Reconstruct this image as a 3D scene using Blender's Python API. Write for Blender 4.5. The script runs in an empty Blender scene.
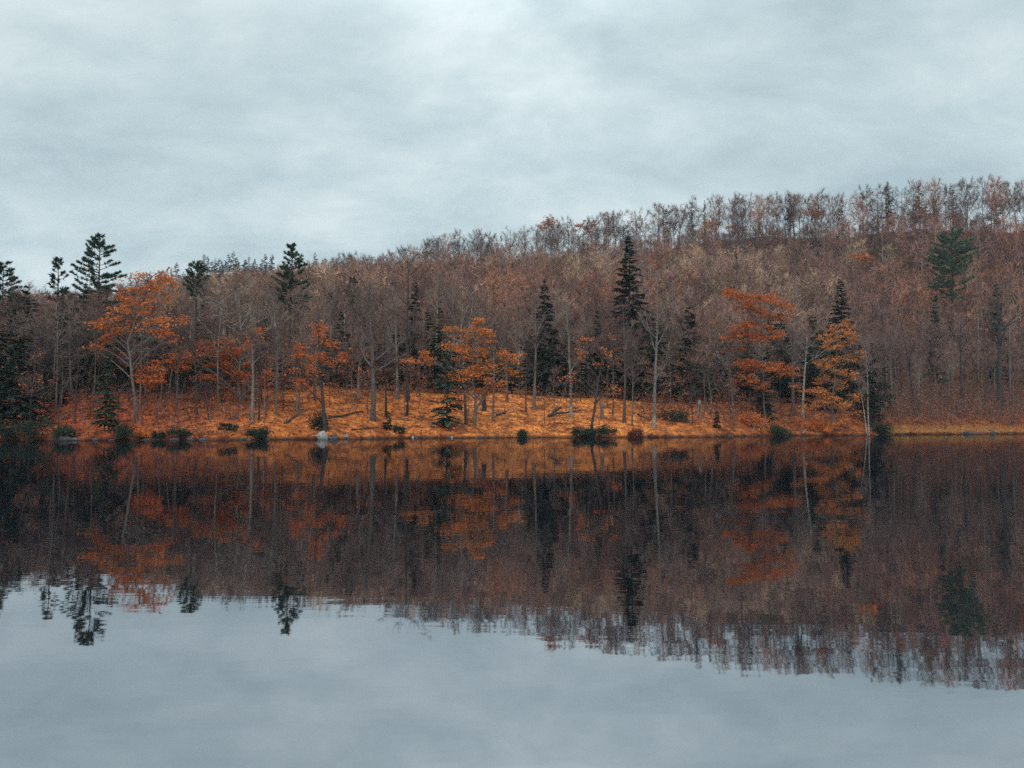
import bpy, math, random
import numpy as np

C = bpy.context.scene.collection
SC = bpy.context.scene
F = 797.0
TH = math.radians(3.017)
CT, ST = math.cos(TH), math.sin(TH)
CAMH = 1.6
PI = math.pi

# ------------------------------------------------------------------ geometry of the place
def ray(px, py):
    xc = (px - 512) / F
    yc = (384 - py) / F
    return (xc, CT - yc * ST, ST + yc * CT)

def at_Y(px, py, Y):
    d = ray(px, py)
    t = Y / d[1]
    return np.array((d[0] * t, Y, CAMH + d[2] * t))

SH_PX = np.array([-700, -300, 0, 130, 270, 330, 400, 520, 600, 700, 770, 870, 900, 1024, 1300, 1700])
SH_Y = np.array([66, 78, 88, 89, 94, 98, 105, 112, 113, 118, 134, 143, 150, 168, 200, 230.])
RG_PX = np.array([-700, -300, 0, 60, 130, 160, 200, 270, 320, 360, 400, 450, 500, 560, 600, 660, 700, 760, 800, 850, 880, 900, 960, 1024, 1300, 1700])
RG_TOP = np.array([330, 310, 291, 289, 286, 281, 272, 266, 258, 251, 242, 234, 228, 222, 215, 206, 200, 193, 194, 192, 186, 184, 180, 180, 190, 230.])
RGY_PX = np.array([-700, 0, 200, 400, 600, 760, 900, 1024, 1700])
RGY = np.array([400, 430, 470, 480, 450, 410, 365, 340, 330.])
FH_PX = np.array([-700, 0, 100, 130, 180, 200, 270, 300, 320, 345, 380, 420, 600, 900, 1700])
FH_TOP = np.array([330, 302, 290, 274, 270, 260, 258, 260, 256, 254, 258, 266, 300, 330, 340.])

def smooth(x):
    x = np.clip(x, 0, 1)
    return x * x * (3 - 2 * x)

_rs = np.random.RandomState(5)
_NW = [( _rs.uniform(-1, 1, 2) * k, _rs.uniform(0, 6.28), a) for k, a in
       [(0.03, 2.2)] * 3 + [(0.09, 1.0)] * 4 + [(0.3, .28)] * 5 + [(.9, .10)] * 5]

def wob(X, Y):
    z = 0
    for k, p, a in _NW:
        z = z + a * np.sin(X * k[0] + Y * k[1] + p)
    return z

def shore_Y(px):
    return np.interp(px, SH_PX, SH_Y) + .5 * np.sin(px * .05) + .35 * np.sin(px * .13 + 1) + .25 * np.sin(px * .31 + 2)

def ridge_Y(px):
    return np.interp(px, RGY_PX, RGY)

def gz(X, Y):
    """ground height"""
    X = np.asarray(X, float); Y = np.asarray(Y, float)
    px = np.clip(512 + F * X / np.maximum(Y, 20), -690, 1690)
    s = Y - shore_Y(px)
    Yr = ridge_Y(px)
    treeH = 21.
    zr = CAMH + (426 - np.interp(px, RG_PX, RG_TOP)) / F * Yr - treeH
    under = np.maximum(s * .35, -2.5)
    lip = .26 * smooth(s / .6)
    bank = lip + np.where(s < 22, .30 * s, .30 * 22 + .13 * (s - 22))
    zb60 = .26 + 6.6 + .13 * 33
    u = (s - 55) / np.maximum(Yr - (Y - s) - 55, 30)
    uc = np.clip(u, 0, 1)
    f = .84 * uc + .16 * smooth((uc - .82) / .18)
    hill = zb60 + (zr - zb60) * f
    z = np.where(s < 55, bank, hill)
    over = np.maximum(Y - Yr, 0)
    z = np.where(over > 0, hill - .22 * over + .0 * over, z)
    zfar = CAMH + (426 - np.interp(px, FH_PX, FH_TOP)) / F * 820. - 15
    z = np.where(over > 0, np.maximum(z, 15), z)
    fb = smooth((Y - 600) / 220.) * (1 - .8 * smooth((Y - 830) / 400.))
    z = np.where(Y > 600, np.maximum(z, zfar * fb), z)
    amp = smooth((s - 1.0) / 25) * (1 - .6 * smooth((Y - Yr + 30) / 30.))
    z = z + wob(X, Y) * amp * np.where(s < 40, .35, .9)
    z = z + (.06 * np.sin(X * 2.1) * np.sin(Y * 1.7 + X * .4) + .05 * np.sin(X * 4.1 + Y * 2.3)) * smooth(s / 2)
    return np.where(s < 0, under, z)

def hit(px, py):
    d = ray(px, py)
    Ys = np.arange(70, 600, .1)
    t = Ys / d[1]
    X = d[0] * t
    Z = CAMH + d[2] * t
    g = gz(X, Ys)
    k = np.nonzero((Z <= g) & (g > 0.05))[0]
    if len(k) == 0:
        return base_s(px, 30)
    k = k[0]
    return np.array((X[k], Ys[k], float(gz(X[k], Ys[k]))))

def base_s(px, s):
    Y = float(shore_Y(np.array(float(px)))) + s
    X = (px - 512) / F * Y
    return np.array((X, Y, float(gz(X, Y))))

def base_Y(px, Y):
    X = (px - 512) / F * Y
    return np.array((X, Y, float(gz(X, Y))))

def z_at(py, Y):
    d = ray(512, py)
    return CAMH + d[2] * Y / d[1]

# ------------------------------------------------------------------ mesh collecting
class MB:
    def __init__(s):
        s.v = []; s.f = {3: [], 4: []}; s.c = []; s.n = 0

    def add(s, V, faces, col=None):
        V = np.asarray(V, np.float32).reshape(-1, 3)
        for k, fa in faces.items():
            if len(fa):
                s.f[k].append(np.asarray(fa, np.int32) + s.n)
        s.v.append(V); s.n += len(V)
        if col is None:
            col = (1, 1, 1)
        col = np.asarray(col, np.float32)
        if col.ndim == 1:
            col = np.tile(col, (len(V), 1))
        s.c.append(col)

    def tube(s, P, R, sides=5, col=None, cap=False):
        P = np.asarray(P, float); R = np.asarray(R, float); n = len(P)
        T = np.gradient(P, axis=0)
        T /= np.linalg.norm(T, axis=1)[:, None] + 1e-9
        ref = np.array((1., 0, 0)) if abs(T[0][0]) < .8 else np.array((0, 1., 0))
        U = np.cross(T, ref); U /= np.linalg.norm(U, axis=1)[:, None] + 1e-9
        W = np.cross(T, U)
        a = np.arange(sides) * 2 * PI / sides
        ring = (U[:, None, :] * np.cos(a)[None, :, None] + W[:, None, :] * np.sin(a)[None, :, None])
        V = (P[:, None, :] + ring * R[:, None, None]).reshape(-1, 3)
        i = np.arange(n - 1)[:, None] * sides
        j = np.arange(sides)[None, :]; j2 = (j + 1) % sides
        q = np.stack([i + j, i + j2, i + sides + j2, i + sides + j], -1).reshape(-1, 4)
        fc = {4: q}
        if cap:
            V = np.vstack([V, P[:1], P[-1:]])
            nb = n * sides
            t0 = [(nb, (k + 1) % sides, k) for k in range(sides)]
            t1 = [(nb + 1, (n - 1) * sides + k, (n - 1) * sides + (k + 1) % sides) for k in range(sides)]
            fc[3] = np.array(t0 + t1)
        s.add(V, fc, col)

    def ribs(s, A, B, w, rng, col=None):
        """thin tapering twigs from A to B"""
        A = np.asarray(A); B = np.asarray(B); n = len(A)
        if n == 0: return
        d = B - A
        r = rng.normal(size=(n, 3))
        p = np.cross(d, r); p /= np.linalg.norm(p, axis=1)[:, None] + 1e-9
        p *= (np.asarray(w) * .5).reshape(-1, 1)
        V = np.stack([A - p, A + p, B], 1).reshape(-1, 3)
        if col is not None and np.ndim(col) == 2:
            col = np.repeat(col, 3, 0)
        s.add(V, {3: np.arange(3 * n).reshape(-1, 3)}, col)

    def quads(s, Cn, U, W, col=None):
        Cn = np.asarray(Cn); n = len(Cn)
        if n == 0: return
        V = np.stack([Cn - U, Cn + W * .62, Cn + U, Cn - W * .62], 1).reshape(-1, 3)
        if col is not None and np.ndim(col) == 2:
            col = np.repeat(col, 4, 0)
        s.add(V, {4: np.arange(4 * n).reshape(-1, 4)}, col)

    def arrays(s):
        V = np.vstack(s.v); Cc = np.vstack(s.c)
        f3 = np.vstack(s.f[3]) if s.f[3] else np.zeros((0, 3), np.int32)
        f4 = np.vstack(s.f[4]) if s.f[4] else np.zeros((0, 4), np.int32)
        return V, Cc, f3, f4

    def mesh(s, name, mat, smoothing=False):
        V, Cc, f3, f4 = s.arrays()
        return raw_mesh(name, V, f3, f4, mat, Cc, smoothing)

def raw_mesh(name, V, f3, f4, mat, col=None, smoothing=False):
    me = bpy.data.meshes.new(name)
    me.vertices.add(len(V)); me.vertices.foreach_set('co', np.ascontiguousarray(V, np.float32).ravel())
    nl = f3.size + f4.size
    me.loops.add(nl)
    me.loops.foreach_set('vertex_index', np.concatenate([f3.ravel(), f4.ravel()]).astype(np.int32))
    np_ = len(f3) + len(f4)
    me.polygons.add(np_)
    st = np.concatenate([np.arange(len(f3)) * 3, f3.size + np.arange(len(f4)) * 4]).astype(np.int32)
    me.polygons.foreach_set('loop_start', st)
    if smoothing:
        me.polygons.foreach_set('use_smooth', np.ones(np_, bool))
    if col is not None:
        at = me.attributes.new('tint', 'FLOAT_COLOR', 'POINT')
        c4 = np.ones((len(V), 4), np.float32); c4[:, :3] = col
        at.data.foreach_set('color', c4.ravel())
    me.materials.append(mat)
    me.update(calc_edges=True)
    return me

# ------------------------------------------------------------------ objects
def link(name, me, parent=None, loc=None):
    o = bpy.data.objects.new(name, me); C.objects.link(o)
    if parent is not None: o.parent = parent
    if loc is not None: o.location = loc
    return o

def tag(o, label=None, cat=None, group=None, kind=None):
    if label: o['label'] = label
    if cat: o['category'] = cat
    if group: o['group'] = group
    if kind: o['kind'] = kind
    return o

def thing(name, label, cat, loc, group=None, rz=0., sc=1.):
    o = bpy.data.objects.new(name, None); C.objects.link(o)
    o.empty_display_size = .5
    o.location = loc; o.rotation_euler = (0, 0, rz)
    o.scale = (sc, sc, sc) if np.ndim(sc) == 0 else sc
    return tag(o, label, cat, group)

def copy_thing(src, loc, rz, sc, label, group):
    r = src.copy(); C.objects.link(r)
    r.location = loc; r.rotation_euler = (0, 0, rz); r.scale = sc
    r['label'] = label; r['group'] = group
    for ch in src.children:
        c = ch.copy(); C.objects.link(c); c.parent = r
        for g in ch.children:
            d = g.copy(); C.objects.link(d); d.parent = c
    return r

# ------------------------------------------------------------------ materials
def new_mat(name):
    m = bpy.data.materials.new(name); m.use_nodes = True
    nt = m.node_tree; nt.nodes.clear()
    out = nt.nodes.new('ShaderNodeOutputMaterial')
    return m, nt, out

def ramp(nt, stops):
    r = nt.nodes.new('ShaderNodeValToRGB')
    el = r.color_ramp.elements
    while len(el) < len(stops): el.new(.5)
    for e, (p, c) in zip(el, stops):
        e.position = p; e.color = (*c, 1)
    return r

def mixc(nt, mode, a, b, fac=1.):
    n = nt.nodes.new('ShaderNodeMix'); n.data_type = 'RGBA'; n.blend_type = mode
    for idx, x in ((0, fac), (6, a), (7, b)):
        if hasattr(x, 'links') or hasattr(x, 'is_linked'):
            nt.links.new(x, n.inputs[idx])
        else:
            n.inputs[idx].default_value = x if np.ndim(x) == 0 else (*x, 1)
    return n.outputs[2]

def bark_mat(name, stops, scale=(3, 3, .7), bump=.4, jit=.25, nscale=4.):
    m, nt, out = new_mat(name)
    tc = nt.nodes.new('ShaderNodeTexCoord')
    mp = nt.nodes.new('ShaderNodeMapping'); mp.inputs['Scale'].default_value = scale
    nz = nt.nodes.new('ShaderNodeTexNoise'); nz.inputs['Scale'].default_value = nscale; nz.inputs['Detail'].default_value = 5
    nt.links.new(tc.outputs['Object'], mp.inputs[0]); nt.links.new(mp.outputs[0], nz.inputs['Vector'])
    rp = ramp(nt, stops); nt.links.new(nz.outputs[0], rp.inputs[0])
    oi = nt.nodes.new('ShaderNodeObjectInfo')
    mr = nt.nodes.new('ShaderNodeMapRange'); mr.inputs[3].default_value = 1 - jit; mr.inputs[4].default_value = 1 + jit
    nt.links.new(oi.outputs['Random'], mr.inputs[0])
    at = nt.nodes.new('ShaderNodeAttribute'); at.attribute_name = 'tint'
    c = mixc(nt, 'MULTIPLY', rp.outputs[0], mr.outputs[0])
    c = mixc(nt, 'MULTIPLY', c, at.outputs['Color'])
    b = nt.nodes.new('ShaderNodeBsdfPrincipled'); b.inputs['Roughness'].default_value = .9
    b.inputs['Specular IOR Level'].default_value = .2
    nt.links.new(c, b.inputs['Base Color'])
    bp = nt.nodes.new('ShaderNodeBump'); bp.inputs['Strength'].default_value = bump; bp.inputs['Distance'].default_value = .05
    nt.links.new(nz.outputs[0], bp.inputs['Height']); nt.links.new(bp.outputs[0], b.inputs['Normal'])
    nt.links.new(b.outputs[0], out.inputs[0])
    return m

def leaf_mat(name, cols, transl=.25, rough=.7, nscale=.8):
    """colour = one of cols by object random and a small noise, times the tint attribute"""
    m, nt, out = new_mat(name)
    oi = nt.nodes.new('ShaderNodeObjectInfo')
    tc = nt.nodes.new('ShaderNodeTexCoord')
    nz = nt.nodes.new('ShaderNodeTexNoise'); nz.inputs['Scale'].default_value = nscale; nz.inputs['Detail'].default_value = 2
    nt.links.new(tc.outputs['Object'], nz.inputs['Vector'])
    ma = nt.nodes.new('ShaderNodeMath'); ma.operation = 'MULTIPLY_ADD'; ma.inputs[1].default_value = .7
    nt.links.new(oi.outputs['Random'], ma.inputs[0])
    m2 = nt.nodes.new('ShaderNodeMath'); m2.operation = 'MULTIPLY_ADD'; m2.inputs[1].default_value = .9; m2.inputs[2].default_value = -.3
    nt.links.new(nz.outputs[0], m2.inputs[0]); nt.links.new(m2.outputs[0], ma.inputs[2])
    n = len(cols)
    rp = ramp(nt, [(i / (n - 1), c) for i, c in enumerate(cols)])
    nt.links.new(ma.outputs[0], rp.inputs[0])
    at = nt.nodes.new('ShaderNodeAttribute'); at.attribute_name = 'tint'
    c = mixc(nt, 'MULTIPLY', rp.outputs[0], at.outputs['Color'])
    d = nt.nodes.new('ShaderNodeBsdfPrincipled'); d.inputs['Roughness'].default_value = rough
    d.inputs['Specular IOR Level'].default_value = .15
    nt.links.new(c, d.inputs['Base Color'])
    if transl > 0:
        t = nt.nodes.new('ShaderNodeBsdfTranslucent'); nt.links.new(c, t.inputs[0])
        mx = nt.nodes.new('ShaderNodeMixShader'); mx.inputs[0].default_value = transl
        nt.links.new(d.outputs[0], mx.inputs[1]); nt.links.new(t.outputs[0], mx.inputs[2])
        nt.links.new(mx.outputs[0], out.inputs[0])
    else:
        nt.links.new(d.outputs[0], out.inputs[0])
    return m

def tint_mat(name, rough=.85, transl=.0):
    m, nt, out = new_mat(name)
    at = nt.nodes.new('ShaderNodeAttribute'); at.attribute_name = 'tint'
    d = nt.nodes.new('ShaderNodeBsdfPrincipled'); d.inputs['Roughness'].default_value = rough
    d.inputs['Specular IOR Level'].default_value = .15
    nt.links.new(at.outputs['Color'], d.inputs['Base Color'])
    if transl:
        t = nt.nodes.new('ShaderNodeBsdfTranslucent'); nt.links.new(at.outputs['Color'], t.inputs[0])
        mx = nt.nodes.new('ShaderNodeMixShader'); mx.inputs[0].default_value = transl
        nt.links.new(d.outputs[0], mx.inputs[1]); nt.links.new(t.outputs[0], mx.inputs[2])
        nt.links.new(mx.outputs[0], out.inputs[0])
    else:
        nt.links.new(d.outputs[0], out.inputs[0])
    return m

M = {}
M['bark'] = bark_mat('grey brown bark', [(.3, (.04, .030, .028)), (.5, (.09, .07, .063)), (.7, (.17, .14, .125))])
M['bark_wood'] = bark_mat('light woods bark', [(.3, (.10, .08, .07)), (.5, (.20, .165, .14)), (.7, (.30, .25, .215))])
M['bark_dark'] = bark_mat('dark bark', [(.3, (.022, .017, .017)), (.55, (.05, .038, .036)), (.75, (.10, .08, .075))])
M['bark_pale'] = bark_mat('pale bark', [(.3, (.07, .058, .05)), (.5, (.14, .118, .104)), (.7, (.25, .215, .19))])
M['birch'] = bark_mat('white birch bark', [(.38, (.06, .053, .05)), (.47, (.21, .19, .175)), (.7, (.42, .40, .37))], scale=(1.2, 1.2, 2.2), nscale=2.2)
M['twig'] = leaf_mat('bare twigs', [(.08, .048, .044), (.13, .08, .07), (.20, .135, .11)], transl=0)
M['twig_pale'] = leaf_mat('pale twigs', [(.26, .20, .15), (.34, .28, .21)], transl=0)
M['twig_dark'] = leaf_mat('dark twigs', [(.05, .034, .034), (.085, .058, .055)], transl=0)
M['oak'] = leaf_mat('dry orange oak leaves', [(.38, .088, .025), (.48, .128, .033), (.52, .16, .042)], transl=.3)
M['needle'] = leaf_mat('dark conifer needles', [(.015, .029, .024), (.023, .041, .031), (.037, .054, .035)], transl=.1)
M['pine'] = leaf_mat('pine needles', [(.022, .046, .034), (.035, .065, .042), (.06, .075, .035)], transl=.15)
M['bluegreen'] = leaf_mat('blue green needles', [(.03, .062, .05), (.045, .085, .062), (.06, .09, .055)], transl=.15)
M['pinelight'] = leaf_mat('blue green pine needles', [(.045, .08, .055), (.07, .115, .07), (.11, .13, .06)], transl=.15)
M['rustneedle'] = leaf_mat('russet conifer needles', [(.05, .024, .020), (.075, .034, .026), (.04, .035, .03)], transl=.1)
M['laurel'] = leaf_mat('laurel leaves', [(.012, .021, .017), (.02, .034, .022), (.03, .044, .024)], transl=.15)
M['tint'] = tint_mat('wood and leaf colours')
M['tintleaf'] = tint_mat('leaf colours', .8, .2)

def rock_mat(name, stops):
    m = bark_mat(name, stops, scale=(1, 1, 1), nscale=3.5, bump=.6, jit=.1)
    return m
M['rock_pale'] = rock_mat('pale lichen rock', [(.3, (.11, .105, .10)), (.55, (.25, .245, .23)), (.75, (.36, .35, .33))])
M['rock_dark'] = rock_mat('dark wet rock', [(.3, (.025, .023, .025)), (.55, (.06, .055, .055)), (.75, (.14, .13, .125))])

# ground
def ground_mat():
    m, nt, out = new_mat('leaf litter ground')
    geo = nt.nodes.new('ShaderNodeNewGeometry')
    n1 = nt.nodes.new('ShaderNodeTexNoise'); n1.inputs['Scale'].default_value = .95; n1.inputs['Detail'].default_value = 9; n1.inputs['Roughness'].default_value = .7
    n2 = nt.nodes.new('ShaderNodeTexNoise'); n2.inputs['Scale'].default_value = .11; n2.inputs['Detail'].default_value = 4
    nt.links.new(geo.outputs['Position'], n1.inputs['Vector']); nt.links.new(geo.outputs['Position'], n2.inputs['Vector'])
    r1 = ramp(nt, [(.30, (.07, .028, .018)), (.43, (.26, .082, .028)), (.54, (.48, .168, .044)), (.68, (.62, .29, .085))])
    nt.links.new(n1.outputs[0], r1.inputs[0])
    n2.inputs['Scale'].default_value = .3; n2.inputs['Detail'].default_value = 6; n2.inputs['Roughness'].default_value = .65
    r2 = ramp(nt, [(.36, (.34, .29, .32)), (.48, (.85, .78, .78)), (.62, (1.18, 1.12, 1.05))])
    nt.links.new(n2.outputs[0], r2.inputs[0])
    at = nt.nodes.new('ShaderNodeAttribute'); at.attribute_name = 'tint'
    c = mixc(nt, 'MULTIPLY', r1.outputs[0], r2.outputs[0])  # mottle mixes litter tones with dark patches painted in for shadows
    c = mixc(nt, 'MULTIPLY', c, at.outputs['Color'])
    b = nt.nodes.new('ShaderNodeBsdfPrincipled'); b.inputs['Roughness'].default_value = .95
    b.inputs['Specular IOR Level'].default_value = .1
    nt.links.new(c, b.inputs['Base Color'])
    bp = nt.nodes.new('ShaderNodeBump'); bp.inputs['Strength'].default_value = .7; bp.inputs['Distance'].default_value = .15
    nt.links.new(n1.outputs[0], bp.inputs['Height']); nt.links.new(bp.outputs[0], b.inputs['Normal'])
    nt.links.new(b.outputs[0], out.inputs[0])
    return m

def build_terrain():
    acols = np.linspace(-680, 1680, 420)
    so = np.concatenate([np.linspace(-14, -1, 6), np.linspace(-.6, 2, 10), np.linspace(2.5, 34, 48), np.linspace(36, 90, 30)])
    fr = np.linspace(0, 1, 45)[1:]
    cols = []
    for px in acols:
        Ys = float(shore_Y(np.array(px)))
        yy = np.concatenate([Ys + so, Ys + 90 + fr * (float(ridge_Y(px)) + 60 - Ys - 90), np.linspace(float(ridge_Y(px)) + 75, 1600, 40)])
        cols.append(yy)
    Yg = np.array(cols).T
    Xg = (acols[None, :] - 512) / F * Yg
    Zg = gz(Xg, Yg)
    nr, nc = Yg.shape
    V = np.stack([Xg, Yg, Zg], -1).reshape(-1, 3)
    i = np.arange(nr - 1)[:, None] * nc; j = np.arange(nc - 1)[None, :]
    q = np.stack([i + j, i + j + 1, i + nc + j + 1, i + nc + j], -1).reshape(-1, 4)
    # ground cover kinds: golden leaves mid-bank, redder on both sides, brown hill floor with conifer shade painted in, dark wet edge
    s = Yg - shore_Y(np.broadcast_to(acols[None, :], Yg.shape))
    P = np.broadcast_to(acols[None, :], Yg.shape)
    gold = np.exp(-((P - 560) / 130.) ** 2)
    red = smooth((P - 640) / 160.)
    lft = smooth((300 - P) / 220.) * 1.25
    col = np.ones(Yg.shape + (3,)) * np.array((.92, .80, .72))
    col = col + gold[..., None] * np.array((.34, .42, .36))
    col = col * (1 - red[..., None] * np.array((.36, .38, .25)))
    col = col * (1 - lft[..., None] * np.array((.22, .36, .12)))
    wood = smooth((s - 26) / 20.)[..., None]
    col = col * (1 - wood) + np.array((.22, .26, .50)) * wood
    wet = (1 - smooth((s - .1) / .5))[..., None]
    col = col * (1 - wet) + np.array((.12, .14, .25)) * wet
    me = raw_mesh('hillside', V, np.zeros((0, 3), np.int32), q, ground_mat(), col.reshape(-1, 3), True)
    tag(link('hillside', me), 'leaf covered lake bank rising to a wooded hill', None, None, 'structure')

build_terrain()

# water
def water_mat():
    m, nt, out = new_mat('still lake water')
    geo = nt.nodes.new('ShaderNodeNewGeometry')
    def noise(sc, det, scale):
        mp = nt.nodes.new('ShaderNodeMapping'); mp.inputs['Scale'].default_value = sc
        nz = nt.nodes.new('ShaderNodeTexNoise'); nz.inputs['Scale'].default_value = scale; nz.inputs['Detail'].default_value = det
        nt.links.new(geo.outputs['Position'], mp.inputs[0]); nt.links.new(mp.outputs[0], nz.inputs['Vector'])
        return nz
    a = noise((.35, 1.0, 1), 3, 1.4)
    b_ = noise((.25, 1.0, 1), 2, .16)
    ad = nt.nodes.new('ShaderNodeMath'); ad.operation = 'MULTIPLY_ADD'; ad.inputs[1].default_value = 3.0
    nt.links.new(b_.outputs[0], ad.inputs[0]); nt.links.new(a.outputs[0], ad.inputs[2])
    bp = nt.nodes.new('ShaderNodeBump'); bp.inputs['Strength'].default_value = 1.0; bp.inputs['Distance'].default_value = .0023
    nt.links.new(ad.outputs[0], bp.inputs['Height'])
    g = nt.nodes.new('ShaderNodeBsdfGlossy'); g.inputs['Color'].default_value = (.93, .95, 1, 1); g.inputs['Roughness'].default_value = .022
    nt.links.new(bp.outputs[0], g.inputs['Normal'])
    d = nt.nodes.new('ShaderNodeBsdfDiffuse'); d.inputs['Color'].default_value = (.004, .005, .007, 1)
    mx = nt.nodes.new('ShaderNodeMixShader'); mx.inputs[0].default_value = .55
    nt.links.new(d.outputs[0], mx.inputs[1]); nt.links.new(g.outputs[0], mx.inputs[2])
    nt.links.new(mx.outputs[0], out.inputs[0])
    return m
V = np.array([(-900, -300, 0), (900, -300, 0), (900, 320, 0), (-900, 320, 0)], float)
tag(link('water', raw_mesh('water', V, np.zeros((0, 3), np.int32), np.array([[0, 1, 2, 3]]), water_mat())),
    'still dark lake mirroring the wooded hill and sky', None, None, 'structure')

# ------------------------------------------------------------------ plants
def norm(v):
    return v / (np.linalg.norm(v) + 1e-9)

def curve(p, d, L, up, rng, n=5, wig=.12):
    P = [np.array(p, float)]
    d = norm(np.array(d, float))
    for _ in range(n - 1):
        d = norm(d + np.array((0, 0, up / n)) + rng.normal(size=3) * wig)
        P.append(P[-1] + d * L / (n - 1))
    return np.array(P)

def sample(P, t):
    x = t * (len(P) - 1); i = min(int(x), len(P) - 2)
    return P[i] + (P[i + 1] - P[i]) * (x - i), norm(P[i + 1] - P[i])

def deciduous(rng, H, r0, lean=0., fork=.4, nl=13, spread=.28, style='up', ntw=9, sides=7, leader=.93, twl=.9, tww=.035,
              bend=.03, leafy=0, ns=5, side=2, leafcol=None, cheap=False, limb=.44, foot=0):
    """trunk and limbs in one mesh, twigs in the other"""
    T = MB(); K = MB()
    n = 9
    t = np.linspace(0, 1, n)
    P = np.zeros((n, 3))
    w1, w2 = rng.uniform(0, 6.28, 2)
    P[:, 0] = lean * t ** 1.2 + bend * H * np.sin(t * 3.5 + w1) * t * .5 - bend * H * np.sin(w1) * 0
    P[:, 1] = bend * H * np.sin(t * 3 + w2) * t * .5
    P[:, 2] = -.35 + (H * leader + .35) * t
    R = r0 * (1 - t * .93) ** .85
    R[0] *= 1.35
    tc = np.ones((n, 3))
    if foot:
        tc *= np.interp(P[:, 2], [0, foot, foot + .8, H], [1.7, 1.7, .75, .95])[:, None]
        P = np.array([[np.interp(z_, P[:, 2], P[:, k_]) for k_ in range(3)] for z_ in np.concatenate([P[:1, 2], [foot * .5, foot, foot + .6], P[2:, 2]])]); R = np.interp(P[:, 2], np.linspace(-.35, H * leader, n), R)
        tc = np.interp(P[:, 2], [0, foot, foot + .6, H], [1.8, 1.8, .8, .95])[:, None] * np.ones(3)
    T.tube(P, R, sides, np.repeat(tc, sides, 0))
    starts = np.sort(rng.uniform(fork, .97, nl))
    az = rng.uniform(0, 6.28)
    A = []; B = []; Wd = []
    LP = []
    for i, ts in enumerate(starts):
        p, tan = sample(P, ts)
        az += 2.4 + rng.uniform(-.4, .4)
        q = (ts - fork) / (1 - fork)
        if style == 'up':
            ang = math.radians(rng.uniform(28, 50)); L = H * spread * (1.25 - .75 * q) * rng.uniform(.75, 1.2); up = .5
        elif style == 'wide':
            ang = math.radians(rng.uniform(45, 75)); L = H * spread * (1.3 - .8 * q) * rng.uniform(.75, 1.2); up = .45
        else:
            ang = math.radians(rng.uniform(60, 95)); L = H * spread * (1.2 - .8 * q) * rng.uniform(.7, 1.2); up = .1
        d = np.array((math.cos(az) * math.sin(ang), math.sin(az) * math.sin(ang), math.cos(ang)))
        Lb = curve(p, d, L, up, rng, 6, .13)
        rr = max(r0 * (1 - ts * .93) ** .85 * limb, .028)
        T.tube(Lb, np.linspace(rr, .016, 6), 4 if rr < .07 else 5)
        LP.append(Lb)
        for k in range(ns):
            u = rng.uniform(.25, 1)
            p2, t2 = sample(Lb, min(u, .98))
            d2 = norm(t2 + rng.normal(size=3) * .55 + np.array((0, 0, .25)))
            L2 = L * rng.uniform(.28, .55) * (1.15 - .4 * u)
            S = curve(p2, d2, L2, .3, rng, 4, .15)
            if cheap:
                A.append(S[0]); B.append(S[-1]); Wd.append(.11)
            else:
                T.tube(S, np.linspace(max(rr * .4, .022), .01, 4), 3)
            for _ in range(ntw):
                v = rng.uniform(.15, 1)
                p3, t3 = sample(S, min(v, .98))
                d3 = norm(t3 + rng.normal(size=3) * .6 + np.array((0, 0, .2)))
                e = p3 + d3 * rng.uniform(.5, 1.25) * twl
                A.append(p3); B.append(e); Wd.append(tww * rng.uniform(.7, 1.2))
                for _ in range(side):
                    w = rng.uniform(.3, .9)
                    p4 = p3 + (e - p3) * w
                    A.append(p4); B.append(p4 + norm(d3 + rng.normal(size=3) * .7) * rng.uniform(.3, .7) * twl); Wd.append(tww * .7)
    K.ribs(np.array(A), np.array(B), np.array(Wd), rng)
    if leafy:
        idx = rng.randint(0, len(B), leafy)
        Bp = np.array(B)[idx] + rng.normal(size=(leafy, 3)) * .15
        leafquads(K, Bp, .13, rng, leafcol)
    return T, K

def leafquads(K, Pn, size, rng, col=None, flat=.0, jit=.3):
    n = len(Pn)
    U = rng.normal(size=(n, 3)); W = rng.normal(size=(n, 3))
    if flat: U[:, 2] *= (1 - flat); W[:, 2] *= (1 - flat)
    U /= np.linalg.norm(U, axis=1)[:, None]
    W -= U * (U * W).sum(1)[:, None]; W /= np.linalg.norm(W, axis=1)[:, None] + 1e-9
    sz = size * rng.uniform(.6, 1.35, n)[:, None]
    b = rng.uniform(1 - jit, 1 + jit, n)[:, None]
    base = np.array((1, 1, 1.)) if col is None else np.asarray(col)
    c = base * b * np.stack([np.ones(n), rng.uniform(.85, 1.15, n), rng.uniform(.8, 1.2, n)], -1)
    K.quads(Pn, U * sz, W * sz, c)

def place_tree(name, label, cat, base, T, K, mt, mk, group=None, rz=0., sc=1.):
    o = thing(name, label, cat, base, group, rz, sc)
    link('trunk', T.mesh('trunk', mt, True) if isinstance(T, MB) else T, o)
    link('crown', K.mesh('crown', mk) if isinstance(K, MB) else K, o)
    return o

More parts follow.
